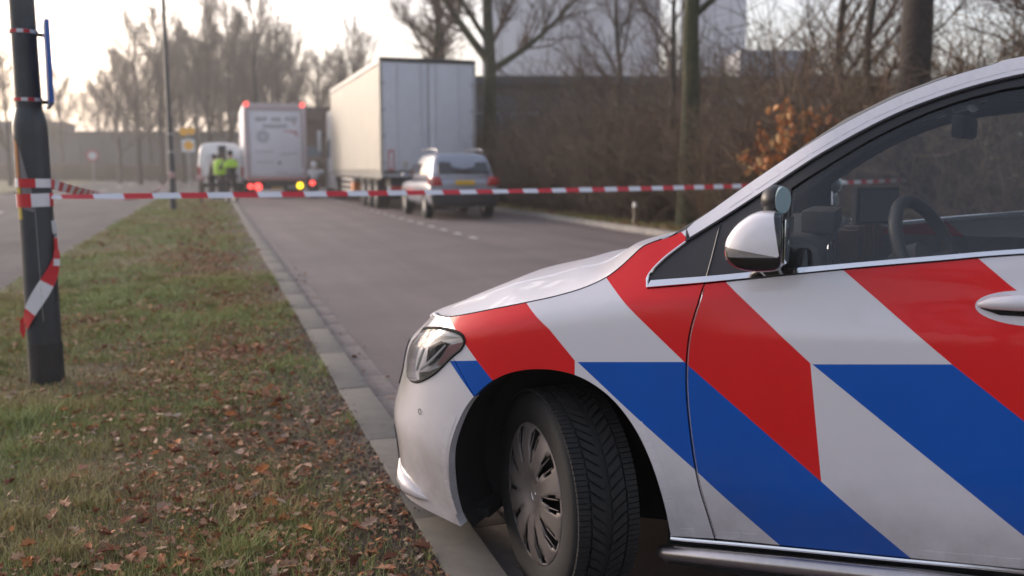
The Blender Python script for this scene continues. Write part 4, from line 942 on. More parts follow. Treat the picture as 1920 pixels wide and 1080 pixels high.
# ------------------------------------------------------------------ vehicles on the road (built facing +Y, rear towards the camera)
M_tyre2 = mat("vehicle_tyre", (0.018, 0.018, 0.02), 0.8); M_rim2 = mat("vehicle_rim", (0.35, 0.35, 0.36), 0.4, metal=.7)
M_dark = mat("chassis_black", (0.02, 0.02, 0.022), 0.7); M_wglass = mat("dark_glass", (0.012, 0.014, 0.018), 0.06, coat=.6)
M_redlamp = mat("lamp_red", (0.40, 0.012, 0.012), 0.2, coat=.6); M_plate = mat("plate_yellow", (0.70, 0.42, 0.02), 0.5)
M_redlit = mat("lamp_red_lit", (0.5, 0.02, 0.02), 0.3, emit=(1.0, 0.06, 0.05, 0.9)); M_yellit = mat("lamp_yellow_lit", (0.7, 0.5, 0.02), 0.3, emit=(1.0, 0.62, 0.02, 1.2))
def vwheel(parent, x, y, r, wd, name="wheel"):
    b = MB(); b.lathe([(r * .58, -wd / 2), (r * .9, -wd / 2), (r, -wd / 2 * .7), (r, wd / 2 * .7), (r * .9, wd / 2), (r * .58, wd / 2)], (x, y, r), 28, axis='X')
    o = b.build(name, M_tyre2, parent, smooth=True)
    MB().lathe([(0, -wd / 2 * .8), (r * .3, -wd / 2 * .9), (r * .58, -wd / 2 * .8), (r * .58, wd / 2 * .8), (r * .3, wd / 2 * .9), (0, wd / 2 * .8)], (x, y, r), 24, axis='X').build("rim", M_rim2, o, smooth=True)
    return o
# --- silver SUV
suv = empty("parked_suv", (6.0, 22.0, ROAD_Z)); suv.scale = (.95, .90, .97); tag(suv, "silver grey SUV parked behind the long white trailer", "suv")
M_sil = mat("suv_silver", (0.27, 0.29, 0.35), 0.3, metal=.3, coat=.9)
def hull(name, secs, m, parent, sub=2):
    """secs: list of closed rings (same count) skinned along the list"""
    b = MB(); n = len(secs[0])
    for s_ in secs: b.v += s_
    for i in range(len(secs) - 1):
        for j in range(n): b.f.append((i * n + j, i * n + (j + 1) % n, (i + 1) * n + (j + 1) % n, (i + 1) * n + j)); b.m.append(0)
    b.f.append(tuple(range(n))); b.m.append(0); b.f.append(tuple(range((len(secs) - 1) * n, len(secs) * n))); b.m.append(0)
    return b.build(name, m, parent, smooth=True, sub=sub)
def ring(y, pts): return [(x, y, z) for x, z in pts] + [(-x, y, z) for x, z in pts[::-1]]
lo = lambda k, zt, zb=.30: [(.02, zb), (.80 * k, zb), (.93 * k, zb + .12), (.955 * k, .62), (.955 * k, .85), (.90 * k, zt), (.02, zt + .03)]
hull("body", [ring(.02, lo(.93, .98, .36)), ring(.06, lo(.98, 1.03)), ring(.35, lo(1, 1.06)), ring(1.6, lo(1, 1.04)), ring(3.0, lo(1, 1.02)), ring(3.9, lo(.98, .98)), ring(4.40, lo(.90, .84)), ring(4.52, lo(.80, .70, .36))], M_sil, suv)
gh = lambda k, zt, z0=1.0: [(.02, z0), (.88 * k, z0), (.885 * k, z0 + .06), (.80 * k, zt - .22), (.70 * k, zt - .05), (.60 * k, zt), (.02, zt + .02)]
hull("cabin", [ring(.10, gh(.97, 1.12)), ring(.16, gh(1, 1.30)), ring(.40, gh(1, 1.66)), ring(.55, gh(1, 1.70)), ring(1.6, gh(1, 1.73)), ring(2.5, gh(.99, 1.70)), ring(3.25, gh(.97, 1.12))], M_sil, suv)
b = MB(); rw = [(-.72, 1.16), (.72, 1.16), (.66, 1.48), (-.66, 1.48)]
vs = [(x, .078 + (z - 1.16) * .62, z) for x, z in rw]; b.add(vs + [(x, y + .10, z) for x, y, z in vs], [(0, 1, 2, 3), (4, 7, 6, 5), (0, 4, 5, 1), (1, 5, 6, 2), (2, 6, 7, 3), (3, 7, 4, 0)]); b.build("rear_window", M_wglass, suv, bevel=.04, seg=3)
for sd_ in (-1, 1):
    MB().taper((min(.60 * sd_, .90 * sd_), max(.60 * sd_, .90 * sd_), -.015, .12, .86), (min(.66 * sd_, .87 * sd_), max(.66 * sd_, .87 * sd_), .0, .14, 1.10)).build("tail_light", M_redlamp, suv, bevel=.04, seg=3)
    MB().box((.935 * sd_, .14, .98), (.03, .24, .2)).build("tail_light_side", M_redlamp, suv, bevel=.012)
    MB().box((.84 * sd_, 1.7, 1.29), (.02, 2.5, .30), ry=-.30 * sd_).build("side_window", M_wglass, suv, bevel=.008)
    MB().tube([(.62 * sd_, .5, 1.74), (.63 * sd_, .7, 1.80), (.63 * sd_, 2.2, 1.81), (.62 * sd_, 2.4, 1.74)], .02, 8).build("roof_rail", M_sil, suv, smooth=True)
    MB().ell((1.05 * sd_, 2.75, 1.12), (.11, .09, .08), 12, 8).build("door_mirror", M_sil, suv, smooth=True)
    for y_ in (.82, 3.55): vwheel(suv, .83 * sd_, y_, .355, .24)
MB().taper((-.88, .88, -.06, .3, .34), (-.92, .92, -.07, .3, .66)).build("rear_bumper", M_dark, suv, bevel=.05, seg=3)
MB().box((0, -.03, .95), (.52, .03, .115)).build("number_plate", M_plate, suv)
MB().tube([(.32, .02, .33), (.32, -.10, .31)], .03, 10).build("exhaust", M_galv, suv)

# --- curtain-side trailer
tr = empty("curtain_trailer", (6.28, 27.2, ROAD_Z)); tag(tr, "long cream curtain-side trailer with plain grey rear doors parked by the kerb", "trailer")
M_curt = mat("curtain_cream", (0.38, 0.355, 0.30), 0.55, noise=(1.2, .08, 6), bump=(.8, .6, .05)); M_door = mat("trailer_door", (0.52, 0.53, 0.57), 0.45, noise=(3, .06, 5))
HW, TZ, BZ, LEN = 1.44, 4.50, 1.08, 11.9
b = MB(); N = 60
for i in range(N + 1):
    y = .12 + (LEN - .2) * i / N; wv = .018 * math.sin(i * 1.9)
    b.v += [(-HW + .02 - wv * .2, y, BZ - .12), (-HW - .012 + wv, y, 2.4), (-HW + .02, y, TZ - .18)]
for i in range(N):
    for j in range(2): b.f.append((3 * i + j, 3 * i + 3 + j, 3 * i + 4 + j, 3 * i + 1 + j)); b.m.append(0)
b.build("curtain", M_curt, tr, smooth=True)
MB().box((0.03, LEN / 2 + .06, (TZ + BZ) / 2), (2 * HW - .08, LEN - .1, TZ - BZ - .16)).build("box_body", M_curt, tr)
MB().box((0, LEN / 2, TZ - .08), (2 * HW, LEN, .16)).build("roof_edge", mat("roof_edge", (.60, .58, .55), .5), tr, bevel=.03)
MB().box((0, LEN / 2, BZ - .02), (2 * HW, LEN, .12)).build("side_raft", M_galv, tr)
for i in range(26):
    MB().box((-HW - .02, .3 + i * .445, BZ - .02), (.02, .05, .34)).build("curtain_strap", M_curt, tr)
for sd_ in (-1, 1):
    MB().box((sd_ * HW / 2, -.03, (TZ + BZ) / 2 + .02), (HW - .03, .05, TZ - BZ - .22)).build("rear_door", M_door, tr, bevel=.01)
    for x_ in (.22, .95): MB().tube([(sd_ * x_, -.075, BZ + .05), (sd_ * x_, -.075, TZ - .15)], .017, 8).build("lock_rod", M_door, tr, smooth=True)
    for k in range(4): MB().box((sd_ * (HW - .05), -.07, BZ + .35 + k * .78), (.14, .05, .06)).build("hinge", M_galv, tr)
    MB().box((sd_ * (HW - .005), .0, (TZ + BZ) / 2), (.09, .16, TZ - BZ)).build("corner_post", M_galv if sd_ > 0 else M_curt, tr, bevel=.01)
MB().box((0, .02, TZ - .05), (2 * HW + .02, .2, .13)).build("top_rail", M_dark, tr, bevel=.01)
MB().box((-1.16, -.075, BZ + .42), (.17, .02, .62)).build("marker_frame", mat("marker_red", (.42, .10, .08), .5), tr); MB().box((-1.16, -.09, BZ + .42), (.09, .012, .50)).build("marker_face", M_door, tr)
MB().box((-.72, -.075, BZ + .30), (.14, .02, .2)).build("notice_plate", M_curt, tr)
MB().box((1.22, -.08, BZ + .58), (.22, .02, .17)).build("orange_plate", mat("plate_orange", (.60, .20, .02), .5), tr)
MB().box((0, .05, .62), (2.5, .12, .16)).build("underrun_bar", M_door, tr, bevel=.01); MB().box((0, .6, .85), (2.3, .9, .3)).build("chassis", M_dark, tr); MB().box((0, 6.0, .9), (1.0, 11.4, .25)).build("chassis_beam", M_dark, tr)
for sd_ in (-1, 1):
    MB().box((sd_ * 1.0, .0, .66), (.36, .08, .13)).build("tail_light", M_redlamp, tr, bevel=.01); MB().box((sd_ * .95, 1.0, .60), (.55, .02, .6)).build("mud_flap", M_dark, tr)
    for y_ in (1.7, 3.0, 4.3): vwheel(tr, sd_ * 1.17, y_, .50, .38)
MB().box((-1.28, 6.2, .55), (.3, .6, .42)).build("tool_box", mat("orange_box", (.55, .16, .02), .5), tr, bevel=.02)
for k in range(3): MB().box((-1.40, 7.6, .45 + .2 * k), (.02, 3.2, .09)).build("side_guard", M_galv, tr)

trk = empty("tractor_unit", (6.2, 38.4, ROAD_Z)); tag(trk, "white truck cab coupled ahead of the cream trailer, mostly hidden by it", "truck")
M_cabw = mat("cab_white", (0.68, 0.67, 0.66), 0.35, coat=.6)
MB().taper((-1.27, 1.27, 1.3, 3.5, 1.0), (-1.22, 1.22, 1.45, 3.3, 3.75)).build("cab", M_cabw, trk, bevel=.12, seg=3); MB().taper((-1.28, 1.28, .1, 3.55, .35), (-1.28, 1.28, .2, 3.5, 1.0)).build("skirt", M_cabw, trk, bevel=.06)
MB().taper((-1.1, 1.1, 3.30, 3.52, 1.9), (-1.05, 1.05, 3.25, 3.42, 2.9)).build("windscreen", M_wglass, trk, bevel=.03); MB().box((-1.27, 2.6, 2.1), (.04, 1.1, .8)).build("side_window", M_wglass, trk, bevel=.01)
for sd_ in (-1, 1):
    MB().box((sd_ * 1.56, 3.3, 2.45), (.16, .12, .95)).build("door_mirror", M_cabw, trk, bevel=.04); MB().tube([(sd_ * 1.2, 3.2, 2.75), (sd_ * 1.5, 3.3, 2.7)], .02, 6).build("mirror_arm", M_dark, trk)
    for y_ in (.1, 2.9): vwheel(trk, sd_ * 1.1, y_, .50, .36)

# --- box truck with lit lamps
bt = empty("box_truck", (2.70, 41.0, ROAD_Z)); tag(bt, "white box truck seen from behind with faded lettering, red and yellow lamps lit", "truck")
M_btw = mat("truck_white", (0.60, 0.60, 0.66), 0.45, noise=(2, .05, 5)); M_btf = mat("truck_frame", (0.42, 0.36, 0.38), 0.5)
bw, bz0, bz1 = 1.30, .78, 4.02
MB().box((0, 3.6, (bz0 + bz1) / 2), (2 * bw - .02, 6.9, bz1 - bz0)).build("box_body", M_btw, bt, bevel=.03)
for sd_ in (-1, 1): MB().box((sd_ * (bw - .10), .10, (bz0 + bz1) / 2), (.22, .14, bz1 - bz0)).build("corner_post", M_btf, bt, bevel=.03)
MB().box((0, .10, bz1 - .14), (2 * bw - .42, .14, .30)).build("head_rail", M_btf, bt, bevel=.03); MB().box((0, .06, bz0 + .02), (2 * bw, .22, .14)).build("sill_rail", mat("rail_red", (.42, .20, .19), .5), bt, bevel=.02)
dr = MB().box((0, .11, 2.36), (2 * bw - .44, .06, 2.78)).build("tail_lift_door", M_btw, bt, bevel=.01)
M_let = mat("faded_lettering", (.10, .10, .12), .6); M_logo = mat("faded_logo", (.40, .41, .46), .6); M_arrow = mat("faded_arrow", (.46, .25, .28), .6)
b = MB()
for x0, x1, z_, h_ in ((-.83, -.32, 3.36, .19), (-.16, .28, 3.36, .19), (.40, 1.0 - .1, 3.38, .19), (-.52, .50, 3.06, .17)):
    x = x0
    while x < x1 - .05:
        wd = random.uniform(.065, .10); b.box((x + wd / 2, .076, z_), (.028, .006, h_)); b.box((x + wd * .62, .077, z_ + random.choice((-.06, .06, 0))), (wd * .6, .006, .032)); b.box((x + wd * .8, .0765, z_ + random.choice((0, .04, -.04))), (.022, .006, h_ * .7)); x += wd + .022
b.build("lettering", M_let, dr)["kind"] = "stuff"
b = MB(); b.lathe([(.06, .074), (.28, .074), (.28, .078), (.06, .078)], (-.52, 0, 2.62), 24, axis='Y'); b.box((-.5, .076, 1.97), (.8, .005, .07)); b.box((-.45, .076, 1.52), (.75, .005, .06)); b.box((.55, .076, 1.88), (.75, .005, .08), ry=-.1); b.box((.22, .076, 1.06), (.5, .005, .06)); b.build("logo", M_logo, dr)["kind"] = "stuff"
b = MB(); b.prism([(.2, 2.86), (.75, 2.78), (.98, 2.55), (.93, 2.75), (1.0, 2.85), (.7, 2.90)], .073, .077, 'XZ'); b.prism([(.72, 3.20), (.83, 3.12), (.8, 3.26), (.9, 3.32)], .073, .077, 'XZ'); b.build("arrow_mark", M_arrow, dr); MB().prism([(.05, 1.46), (.22, 1.40), (.16, 1.60)], .073, .077, 'XZ').build("dark_mark", M_let, dr)
MB().box((0, .1, .44), (2.4, .14, .20)).build("underrun_bar", M_dark, bt, bevel=.02); MB().box((0, 3, .6), (.9, 6.2, .3)).build("chassis", M_dark, bt); MB().box((0, .02, .44), (.50, .03, .13)).build("number_plate", M_plate, bt)
MB().box((-.12 + .75, .02, .44), (.35, .03, .12)).build("rear_reflector", M_galv, bt)
for x_, z_, m, s_ in ((-1.12, .48, M_redlit, .11), (-.80, .46, M_redlit, .16), (.98, .50, M_yellit, .13)):
    MB().lathe([(0, -.03), (s_ * .7, -.025), (s_, 0), (s_, .06)], (x_, .0, z_), 20, axis='Y').build("tail_lamp", m, bt, smooth=True)
for x_ in (-bw + .12, bw - .12): MB().lathe([(0, -.03), (.075, -.02), (.10, 0), (.10, .05)], (x_, .03, bz1 - .04), 16, axis='Y').build("marker_lamp", M_redlit, bt, smooth=True)
for sd_ in (-1, 1):
    MB().box((sd_ * .9, .9, .62), (.6, .02, .5)).build("mud_flap", M_dark, bt)
    for y_ in (1.7, 6.6): vwheel(bt, sd_ * 1.0, y_, .46, .42)
MB().taper((-1.1, 1.1, 7.2, 8.9, .4), (-1.05, 1.05, 7.3, 8.6, 2.7)).build("cab", M_cabw, bt, bevel=.1, seg=3)
MB().box((-1.36, 8.2, 2.0), (.14, .1, .5)).build("door_mirror", M_cabw, bt, bevel=.03)

# --- white van with an open rear door
van = empty("white_van", (0.42, 43.6, ROAD_Z), R(0)); tag(van, "white van with one rear door open, standing left of the box truck", "van")
M_vw = mat("van_white", (0.76, 0.75, 0.74), 0.35, coat=.8)
vo = lambda k, zt: [(.02, .34), (.86 * k, .34), (.98 * k, .50), (1.0 * k, 1.1), (.97 * k, 1.5), (.90 * k, zt - .22), (.74 * k, zt), (.02, zt + .02)]
hull("body", [ring(.02, vo(.97, 2.30)), ring(.08, vo(1, 2.38)), ring(.5, vo(1.02, 2.42)), ring(2.8, vo(1.02, 2.42)), ring(4.0, vo(1.0, 2.30)), ring(4.6, vo(.98, 1.5)), ring(5.2, vo(.93, 1.15)), ring(5.35, vo(.85, .95))], M_vw, van)
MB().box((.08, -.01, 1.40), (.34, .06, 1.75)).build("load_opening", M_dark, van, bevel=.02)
MB().box((-.42, -.02, 1.30), (.62, .05, 1.6)).build("rear_door", M_vw, van, bevel=.04); MB().box((-.42, -.055, 1.72), (.42, .02, .42)).build("door_window", mat("van_panel", (.6, .6, .62), .3), van, bevel=.01)
MB().box((.44, -.35, 1.28), (.05, .72, 1.55)).build("open_door", M_vw, van, bevel=.02); MB().box((.74, -.02, 1.30), (.40, .04, 1.6)).build("rear_door_panel", M_vw, van, bevel=.03)
MB().box((0, -.06, .50), (1.9, .14, .22)).build("rear_bumper", M_dark, van, bevel=.04)
for sd_ in (-1, 1):
    MB().box((sd_ * .93, -.02, 1.1), (.13, .08, .45)).build("tail_light", M_redlamp, van, bevel=.03)
    for y_ in (1.1, 4.3): vwheel(van, sd_ * .88, y_, .34, .22)
# ------------------------------------------------------------------ people
def skin(name, pts, edges, rad, m, parent, root=0, sub=1):
    me = bpy.data.meshes.new(name); me.from_pydata(pts, edges, []); me.materials.append(m); o = link(name, me, parent)
    md = o.modifiers.new("skin", 'SKIN'); md.use_smooth_shade = True
    for i, r in enumerate(rad): me.skin_vertices[0].data[i].radius = (r, r) if not hasattr(r, '__len__') else r
    for i in range(len(pts)): me.skin_vertices[0].data[i].use_root = (i == root)
    s = o.modifiers.new("sub", 'SUBSURF'); s.levels = sub; s.render_levels = sub
    return o
M_skin = mat("skin", (.42, .27, .21), .6); M_hair = mat("hair_dark", (.03, .022, .018), .7); M_navy = mat("uniform_dark", (.014, .015, .022), .8); M_hiv = mat("hi_vis", (.36, .62, .03), .6); M_blk = mat("boots_black", (.01, .01, .01), .5); M_gj = mat("grey_jacket", (.55, .56, .60), .7); M_hel = mat("helmet_white", (.6, .61, .65), .3, coat=.5)
def person(loc, rz, label, jacket, trousers, lean=0.0, arms=(0.25, 0.25), vest=None, yoke=None, seated=False, helmet=False, h=1.80, hair=True):
    """stands at loc facing local +Y; arms = forward bend of each forearm (radians-like)"""
    p = empty("person", loc, rz); tag(p, label, "person"); k = h / 1.80
    S = lambda x, y, z: ((x) * k, (y + lean * max(0, z - .95)) * k, z * k)
    hipz = .95
    if seated: hipz = .82
    sh = hipz + .50; nk = sh + .07; hd = nk + .16
    knee = [(s_ * .13, .40 if seated else .02, .62 if seated else .50) for s_ in (-1, 1)]; ank = [(s_ * .15, .28 if seated else 0, .12 if not seated else .30) for s_ in (-1, 1)]
    elb = [(s_ * .27, .10 + .25 * a, sh - .27 + .04 * a) for s_, a in zip((-1, 1), arms)]; hand = [(s_ * (.25 - .05 * a), .16 + .55 * a, sh - .50 + .38 * a) for s_, a in zip((-1, 1), arms)]
    # body: one continuous figure
    V = [(0, 0, hipz), (0, 0, hipz + .22), (0, 0, sh - .04), (0, .0, nk), (0, .02, hd - .06), (0, .02, hd + .06)]; E = [(0, 1), (1, 2), (2, 3), (3, 4), (4, 5)]; Rr = [.13, .125, .13, .055, .085, .075]
    for i in (0, 1):
        s_ = (-1, 1)[i]; k0 = len(V); V += [(s_ * .17, 0, sh - .02), elb[i], hand[i], (hand[i][0], hand[i][1] + .08, hand[i][2] - .03)]; E += [(2, k0), (k0, k0 + 1), (k0 + 1, k0 + 2), (k0 + 2, k0 + 3)]; Rr += [.065, .045, .034, .03]
        k0 = len(V); V += [(s_ * .09, 0, hipz - .06), knee[i], ank[i], (ank[i][0], ank[i][1] + .16, ank[i][2] - .07)]; E += [(0, k0), (k0, k0 + 1), (k0 + 1, k0 + 2), (k0 + 2, k0 + 3)]; Rr += [.085, .06, .045, .04]
    skin("body", [S(*v) for v in V], E, [r * k for r in Rr], M_skin, p)
    V = [(0, 0, hipz - .04), (0, 0, hipz + .22), (0, 0, sh - .02), (0, 0, nk - .03)]; E = [(0, 1), (1, 2), (2, 3)]; Rr = [(.19, .14), (.185, .14), (.19, .14), (.09, .08)]
    for i in (0, 1):
        s_ = (-1, 1)[i]; k0 = len(V); V += [(s_ * .19, 0, sh - .03), elb[i], hand[i]]; E += [(2, k0), (k0, k0 + 1), (k0 + 1, k0 + 2)]; Rr += [.095, .07, .052]
    skin("jacket", [S(*v) for v in V], E, [tuple(a * k for a in r) if hasattr(r, '__len__') else r * k for r in Rr], jacket, p, root=1)
    V = [(0, 0, hipz)]; E = []; Rr = [.15]
    for s_, kn, an in zip((-1, 1), knee, ank): k0 = len(V); V += [(s_ * .10, 0, hipz - .08), kn, an]; E += [(0, k0), (k0, k0 + 1), (k0 + 1, k0 + 2)]; Rr += [.11, .085, .07]
    skin("trousers", [S(*v) for v in V], E, [r * k for r in Rr], trousers, p)
    for an in ank: MB().taper(tuple(q * k for q in (an[0] - .05, an[0] + .05, an[1] - .10, an[1] + .19, an[2] - .12)), tuple(q * k for q in (an[0] - .045, an[0] + .045, an[1] - .07, an[1] + .10, an[2] + .02))).build("boot", M_blk, p, bevel=.02)
    c = S(0, .02, hd); 
    if helmet: MB().ell((c[0], c[1], c[2] + .02), (.135, .155, .15), 18, 12).build("helmet", M_hel, p, smooth=True)
    elif hair: MB().ell((c[0], c[1] - .022, c[2] + .035), (.098, .108, .105), 16, 10).build("hair", M_hair, p, smooth=True)
    for s_ in (-1, 1): MB().ell((c[0] + s_ * .035, c[1] + .083, c[2] + .01), (.012, .01, .009), 8, 6).build("eye", M_blk, p)
    MB().ell((c[0], c[1] + .098, c[2] - .02), (.014, .02, .022), 8, 6).build("nose", M_skin, p, smooth=True)
    if vest: MB().lathe([(.20, hipz + .0), (.245, hipz + .03), (.25, hipz + .25), (.25, sh - .10), (.20, sh + .04), (.10, sh + .08)], (0, 0, 0), 20).build("vest", vest, p, smooth=True).location = (0, lean * .3, 0)
    if yoke: MB().lathe([(.262, sh - .22), (.268, sh - .10), (.245, sh - .0), (.15, sh + .055), (.09, sh + .075)], (0, 0, 0), 20).build("shoulder_panel", yoke, p, smooth=True).location = (0, lean * .45, 0)
    return p
person((-.02, 36.4, 0), R(-70), "person in dark clothing bending forward beside the van", M_navy, M_navy, lean=.22, arms=(.7, .5), h=1.72)
person((.33, 35.6, 0), R(-60), "person in a bright yellow-green vest, second of three beside the van", M_navy, M_navy, vest=M_hiv, arms=(.2, .3), h=1.74)
person((.66, 34.4, 0), R(20), "person in dark uniform with yellow-green shoulders standing at the kerb end", M_navy, M_navy, yoke=M_hiv, arms=(.5, .4), h=1.84)
# scooter and rider beside the box truck
sc0 = (4.16, 39.6, ROAD_Z)
sco = empty("motor_scooter", sc0); tag(sco, "dark motor scooter with lit red tail lamp right of the box truck", "scooter")
for y_ in (.0, 1.3): vwheel(sco, 0, y_, .27, .13)
MB().taper((-.17, .17, -.25, .55, .32), (-.15, .15, -.30, .5, .74)).build("body", M_dark, sco, bevel=.06, seg=3); MB().taper((-.15, .15, -.2, .65, .72), (-.13, .13, -.12, .6, .82)).build("seat", M_blk, sco, bevel=.03)
MB().box((0, .85, .30), (.30, .6, .08)).build("footboard", M_dark, sco, bevel=.02); MB().taper((-.2, .2, 1.15, 1.25, .3), (-.17, .17, .98, 1.08, .95)).build("leg_shield", M_dark, sco, bevel=.04)
MB().tube([(-.33, .92, 1.02), (0, 1.0, 1.0), (.33, .92, 1.02)], .02, 8).build("handlebar", M_dark, sco, smooth=True)
MB().ell((-.12, -.30, .64), (.11, .05, .10), 14, 10).build("tail_lamp", M_redlit, sco, smooth=True); MB().ell((.40, .9, 1.10), (.11, .05, .10), 12, 8).build("mirror", M_hel, sco, smooth=True); MB().ell((-.40, .9, 1.16), (.08, .04, .07), 12, 8).build("mirror", M_hel, sco, smooth=True)
person((sc0[0], sc0[1] + .12, ROAD_Z - .02), 0, "rider in light grey jacket and helmet sitting on the scooter", M_gj, M_navy, seated=True, helmet=True, arms=(.8, .8), h=1.62)
# ------------------------------------------------------------------ trees, shrubs, buildings, haze
M_bark = mat("bark_brown", (0.060, 0.050, 0.040), 0.9, noise=(8, .35, 7), bump=(25, .8, .03)); M_moss = mat("bark_mossy", (0.050, 0.052, 0.024), 0.9, noise=(5, .4, 7), bump=(22, .8, .03)); M_twig = mat("twig_brown", (0.12, 0.082, 0.062), 0.9); M_twig2 = mat("twig_grey", (0.145, 0.112, 0.082), 0.9)
M_shrub = mat("shrub_twig", (0.072, 0.046, 0.035), 0.9, attr=[(0.085, 0.058, 0.042), (0.15, 0.095, 0.070), (0.19, 0.135, 0.09), (0.12, 0.10, 0.055)])
def rvec(rr, s): return Vector((rr.gauss(0, s), rr.gauss(0, s), rr.gauss(0, s)))
def grow(b, rr, p, d, L, r, n, bend, up, segs=4, tip=.25):
    """one wandering limb; returns its points"""
    P = [Vector(p)]; d = Vector(d).normalized(); Rr = [r]
    for i in range(segs):
        d = (d + rvec(rr, bend) + Vector((0, 0, up))).normalized(); P.append(P[-1] + d * L / segs); Rr.append(r * (1 - (1 - tip) * (i + 1) / segs))
    b.tube(P, Rr, n, cap=False)
    return P, Rr, d
def tree_mesh(name, seed, h, r, first, limbs, spread, m_trunk, m_twig, lean=(0, 0), twig=(6, 5, 5), limb_list=(), trunk_n=14, fine=.010, el=(.45, .9), bend=.09):
    rr = random.Random(seed); t = MB(); c = MB()
    P = [Vector((0, 0, -.3))]; n = 12
    wob = [(rr.gauss(0, .05), rr.gauss(0, .05)) for _ in range(n + 1)]
    Rr = [r * 1.25]
    for i in range(1, n + 1):
        f = i / n; P.append(Vector((lean[0] * f + wob[i][0] * f * 2, lean[1] * f + wob[i][1] * f * 2, h * .93 * f))); Rr.append(r * (1 - .86 * f ** 1.1))
    t.tube(P, Rr, trunk_n, cap=False)
    def at(f):
        x = f * n; i = min(int(x), n - 1); return P[i].lerp(P[i + 1], x - i), Rr[i] + (Rr[i + 1] - Rr[i]) * (x - i)
    def sub(p0, p1, r0, r1, L, lvl, d0):
        k = twig[lvl]
        for _ in range(k):
            f = rr.uniform(.25, 1); q = p0.lerp(p1, f); a = rr.uniform(0, 6.28); o = d0.orthogonal().normalized(); o.rotate(Matrix.Rotation(a, 3, d0))
            dd = (d0 * rr.uniform(.5, 1.0) + o * rr.uniform(.45, .9) + Vector((0, 0, .18))).normalized(); LL = L * rr.uniform(.5, 1.0)
            PP, RRr, de = grow(c, rr, q, dd, LL, max(fine * .7, r1 * rr.uniform(.4, .6)), 4 if lvl == 0 else 3, .12, .05, 3 if lvl < 2 else 2, .35)
            if lvl < len(twig) - 1:
                for s0, s1 in zip(PP[:-1], PP[1:]): sub_n(s0, s1, RRr, LL * .55, lvl + 1, (s1 - s0).normalized())
    def sub_n(s0, s1, RRr, L, lvl, d):
        k = twig[lvl] / 2.6; k = int(k) + (rr.random() < k - int(k))
        for _ in range(k):
            q = s0.lerp(s1, rr.random()); o = d.orthogonal().normalized(); o.rotate(Matrix.Rotation(rr.uniform(0, 6.28), 3, d))
            dd = (d * rr.uniform(.5, 1) + o * rr.uniform(.5, .9) + Vector((0, 0, .15))).normalized(); LL = L * rr.uniform(.5, 1)
            PP, R2, de = grow(c, rr, q, dd, LL, max(fine * .55, RRr[-1] * .8), 3, .14, .04, 2, .4)
            if lvl < len(twig) - 1:
                for a, b_ in zip(PP[:-1], PP[1:]): sub_n(a, b_, R2, LL * .6, lvl + 1, (b_ - a).normalized())
    todo = list(limb_list)
    for i in range(limbs):
        f = first / h + (1 - first / h) * (i + .5) / limbs * .97; todo.append((f, rr.uniform(0, 6.28), rr.uniform(*el), spread * h * (1.05 - f) * rr.uniform(.7, 1.15) + .5, None))
    for f, a, ev, L, rad in todo:
        q, rq = at(min(f, .985)); d = Vector((math.cos(a) * math.cos(ev), math.sin(a) * math.cos(ev), math.sin(ev)))
        PP, R2, de = grow(t if rad else c, rr, q, d, L, rad or max(rq * .55, fine), 8 if rad else 6, bend, .10, 6, .2)
        for j in range(1, len(PP) - 1): sub(PP[j], PP[j + 1], R2[j], R2[j + 1], L * .42, 0, (PP[j + 1] - PP[j]).normalized())
    to = t.build(name + "_t", m_trunk, None, smooth=True, fix=False); co = c.build(name + "_c", m_twig, None, smooth=True, fix=False)
    mt, mc = to.data, co.data; bpy.data.objects.remove(to); bpy.data.objects.remove(co)
    return mt, mc
def place_tree(meshes, loc, rz, s, label, name="bare_tree", group=None):
    o = empty(name, loc, rz); tag(o, label, "tree", group); o.scale = (s, s, s)
    link("trunk", meshes[0], o); link("crown", meshes[1], o)
    return o
def polar(px, D):      # ground position from bearing (photo column) and depth
    a = math.atan((px - 960) / 1715) + R(18.2046); d = D / math.cos(math.atan((px - 960) / 1715)); return d * math.sin(a), d * math.cos(a)
FT = [tree_mesh("far%d" % i, 20 + i, 13, .20, 2.6, 20, .52, M_bark, M_twig2, twig=(5, 4, 3), trunk_n=8, fine=.016, el=(.62, 1.15), bend=.07) for i in range(4)]
far_labels = ["bare tree far left, thin and pale, standing before the grey hall", "bare tree with forked crown left of the far lamp post", "tall bare tree just left of the far lamp post", "bare tree right behind the far lamp post", "broad bare tree above the yellow sign plates", "bare tree above the white van roof", "tall bare tree directly behind the box truck", "bare tree over the right corner of the box truck", "bare tree between box truck and long trailer", "bare tree rising above the front of the long trailer", "small bare tree beyond the left road at the hall corner", "slanting bare tree at the left frame edge"]
for i, (px, D, h) in enumerate([(225, 76, 11.5), (262, 66, 12.5), (305, 70, 14), (345, 78, 13.5), (395, 64, 14), (436, 72, 14.5), (485, 66, 14.5), (527, 75, 13.5), (600, 82, 12), (668, 60, 11), (120, 88, 11), (18, 62, 9.5)]):
    x, y = polar(px, D); place_tree(FT[i % 4], (x, y, -.05), i * 1.7, h / 13, far_labels[i], group="far row of bare trees")
back_labels = ["hazy bare tree in the rear row, far left", "hazy bare tree in the rear row, between the first two front trees", "hazy bare tree in the rear row, left of the far lamp post", "hazy bare tree in the rear row, right of the far lamp post", "hazy bare tree in the rear row, above the yellow plates", "hazy bare tree in the rear row, above the van", "hazy bare tree in the rear row, above the box truck's left half", "hazy bare tree in the rear row, above the box truck's right half", "hazy bare tree in the rear row, right of the box truck", "hazy bare tree in the rear row, over the trailer front"]
